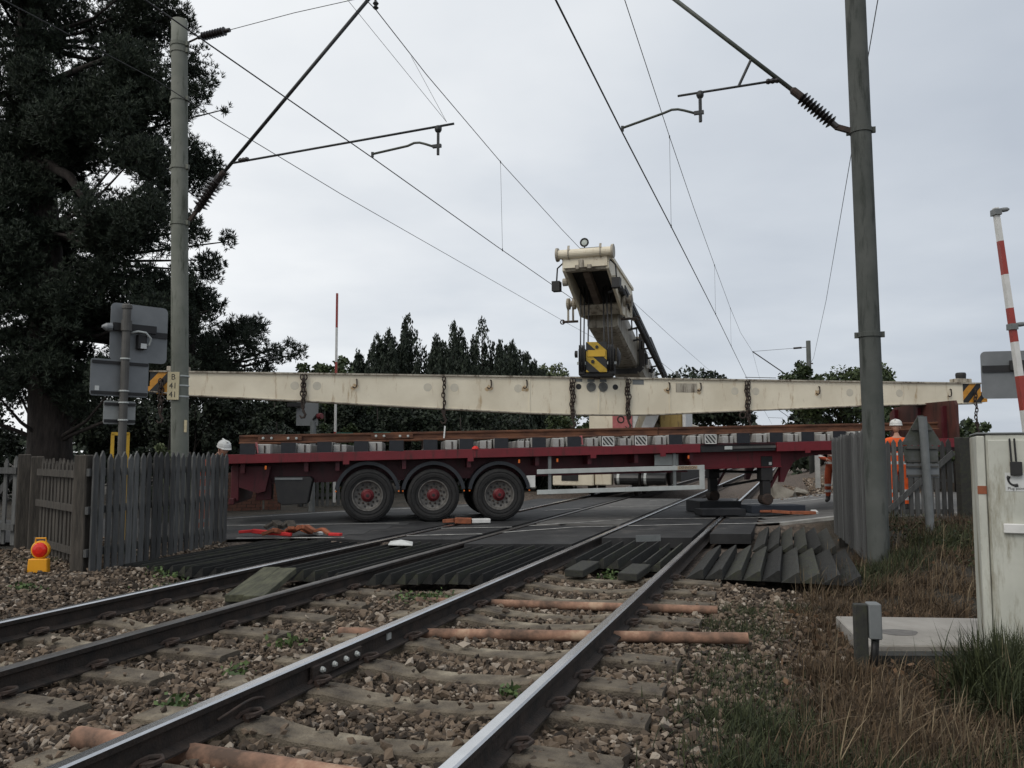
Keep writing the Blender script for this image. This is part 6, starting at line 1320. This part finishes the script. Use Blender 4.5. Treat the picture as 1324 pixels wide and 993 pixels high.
M_ever = mat('evergreen_leaf', (.010, .018, .010), (.038, .056, .026), .7, .75, island=.6, lo=.2, hi=.8)
def lobes(k_, R_, zc, zr, seed):
    g = np.random.default_rng(seed); out = [(0, 0, zc, R_*.7, .9)]
    for i in range(k_): a = g.uniform(0, 6.283); q = g.uniform(.4, .85); out.append((R_*q*math.cos(a), R_*q*math.sin(a), zc+g.uniform(-1, 1)*zr, R_*g.uniform(.35, .55), .85))
    return out
crown('broadleaf_tree', 'yellowish green tree left of the cypresses, behind the thin barrier pole', (-6.9, 33.5, -.1), 5.6, lobes(8, 2.0, 3.6, 1.6, 1), 13000, .125, M_decid)
crown('broadleaf_tree', 'pale wispy young tree between the cypresses and the hook block', (2.9, 48, -.1), 6.8, lobes(9, 1.9, 4.9, 1.5, 2), 5000, .13, M_pale)
crown('broadleaf_tree', 'dark rounded tree beyond the crane boom', (15.0, 70, 0), 9, lobes(9, 4.2, 5.6, 2.4, 3), 15000, .24, M_dark)
crown('broadleaf_tree', 'round green tree between the distant mast and the right mast', (18.7, 48, .5), 6.1, lobes(10, 2.8, 3.8, 1.5, 4), 17000, .15, M_decid)
crown('broadleaf_tree', 'sparse leafy tree beside the red bulkhead at the right', (14.2, 27, .3), 3.0, lobes(7, 1.1, 1.6, .8, 5), 1500, .12, M_decid)
crown('shrub', 'twiggy pale shrub showing above the top of the cream cabinet', (15.9, 26, .2), 2.2, lobes(8, 1.2, 1.1, .5, 6), 900, .09, M_pale, 'shrub', .05)
for x, y, h, r, sd_, lab in ((-6.6, 46, 6.6, 1.9, 81, 'rounded evergreen filling the gap behind the two leftmost cypresses'), (-4.1, 46.5, 7.3, 2.0, 82, 'rounded evergreen behind the lower cypress between the tallest ones'), (-1.6, 47, 7.4, 2.1, 83, 'rounded evergreen behind the round-shouldered cypress'), (.9, 47.5, 6.6, 1.8, 84, 'rounded evergreen behind the cypress next to the hook block')):
    crown('evergreen_tree', lab, (x, y, -.1), h, lobes(10, r, h*.62, h*.24, sd_), 15000, .12, M_ever, 'tree', .15, .3, 'rounded evergreens behind the cypresses')
M_back = M_dark
hz = [(-9.0, 34, 5.0, 2.2, M_dark, 'tallest dark shrub far behind the number plate of the mast'), (-8.6, 30.5, 3.9, 1.7, M_dark, 'tall dark shrub seen between the plated mast and the crossing signal'), (-6.9, 31, 3.6, 1.6, M_dark, 'dark shrub behind the crossing signal post'), (-5.2, 32.5, 3.8, 1.7, M_dark, 'dark shrub right of the thin barrier pole under the beam'), (-12.5, 27, 3.6, 2.2, M_dark, 'far left dark shrub behind the big pine trunk'), (-9.6, 25.5, 3.3, 1.7, M_dark, 'dark shrub behind the sign backs and the left mast'), (-7.4, 26.5, 2.9, 1.6, M_dark, 'dark shrub under the left end of the beam'), (-5.6, 27.5, 2.7, 1.5, M_decid, 'green shrub behind the crossing signal'), (-3.9, 30, 3.1, 1.7, M_dark, 'dark shrub below the beam under the first cypresses'), (-1.9, 31, 3.3, 1.8, M_dark, 'dark shrub below the beam left of the second chain'), (.3, 32, 3.4, 1.8, M_dark, 'dark shrub below the middle of the beam'), (2.4, 34, 3.5, 1.8, M_decid, 'green shrub behind the crane hook chains'),
      (-6.55, 17.2, 1.75, .55, M_pale, 'small pale green bush at the foot of the left mast'), (-17, 24, 5, 3.2, M_dark, 'dark leafy mass beyond the left edge'), (-12, 33, 6.5, 3.2, M_dark, 'tall dark tree mass behind the pine trunk')]
for i, (x, y, h, r, m, lab) in enumerate(hz): crown('shrub', lab, (x, y, -.1), h, lobes(9, r, h*.5, h*.36, 20+i), int(11000*max(1, r)), .085, m, 'shrub', .06, 0., 'hedge shrubs behind the crossing')
far = [(22, 60, 4.5, 2.8, 'far tree beyond the worker at the right gate'), (13, 92, 4.5, 3.2, 'low far tree under the beam beyond the crane cab'), (9.5, 80, 5.2, 3.0, 'low far dark tree right behind the crane'), (34, 100, 6, 4, 'low far tree right of the distant mast'), (44, 90, 5.5, 4, 'low far tree beyond the right edge cabinet')]
for i, (x, y, h, r, lab) in enumerate(far): crown('broadleaf_tree', lab, (x, y, 0), h, lobes(8, r, h*.5, h*.3, 50+i), 2600, .34, M_dark, 'tree', .15)
# far tree line closing the horizon
n = 26000; a = RNG.uniform(-1.25, 1.1, n); d = 200+RNG.normal(0, 9, n); hh = 4+3.0*np.sin(a*31)+2.2*np.sin(a*67+1)+1.5*np.sin(a*143); z = RNG.uniform(0, 1, n)**1.1*np.maximum(hh, 1.2)
tag(leaf_cards(np.stack([d*np.sin(a), d*np.cos(a), z], -1), 1.1, 1.2, 0, 'distant_woods', M_dark), 'low dark wood closing the horizon', 'woods', kind='stuff')
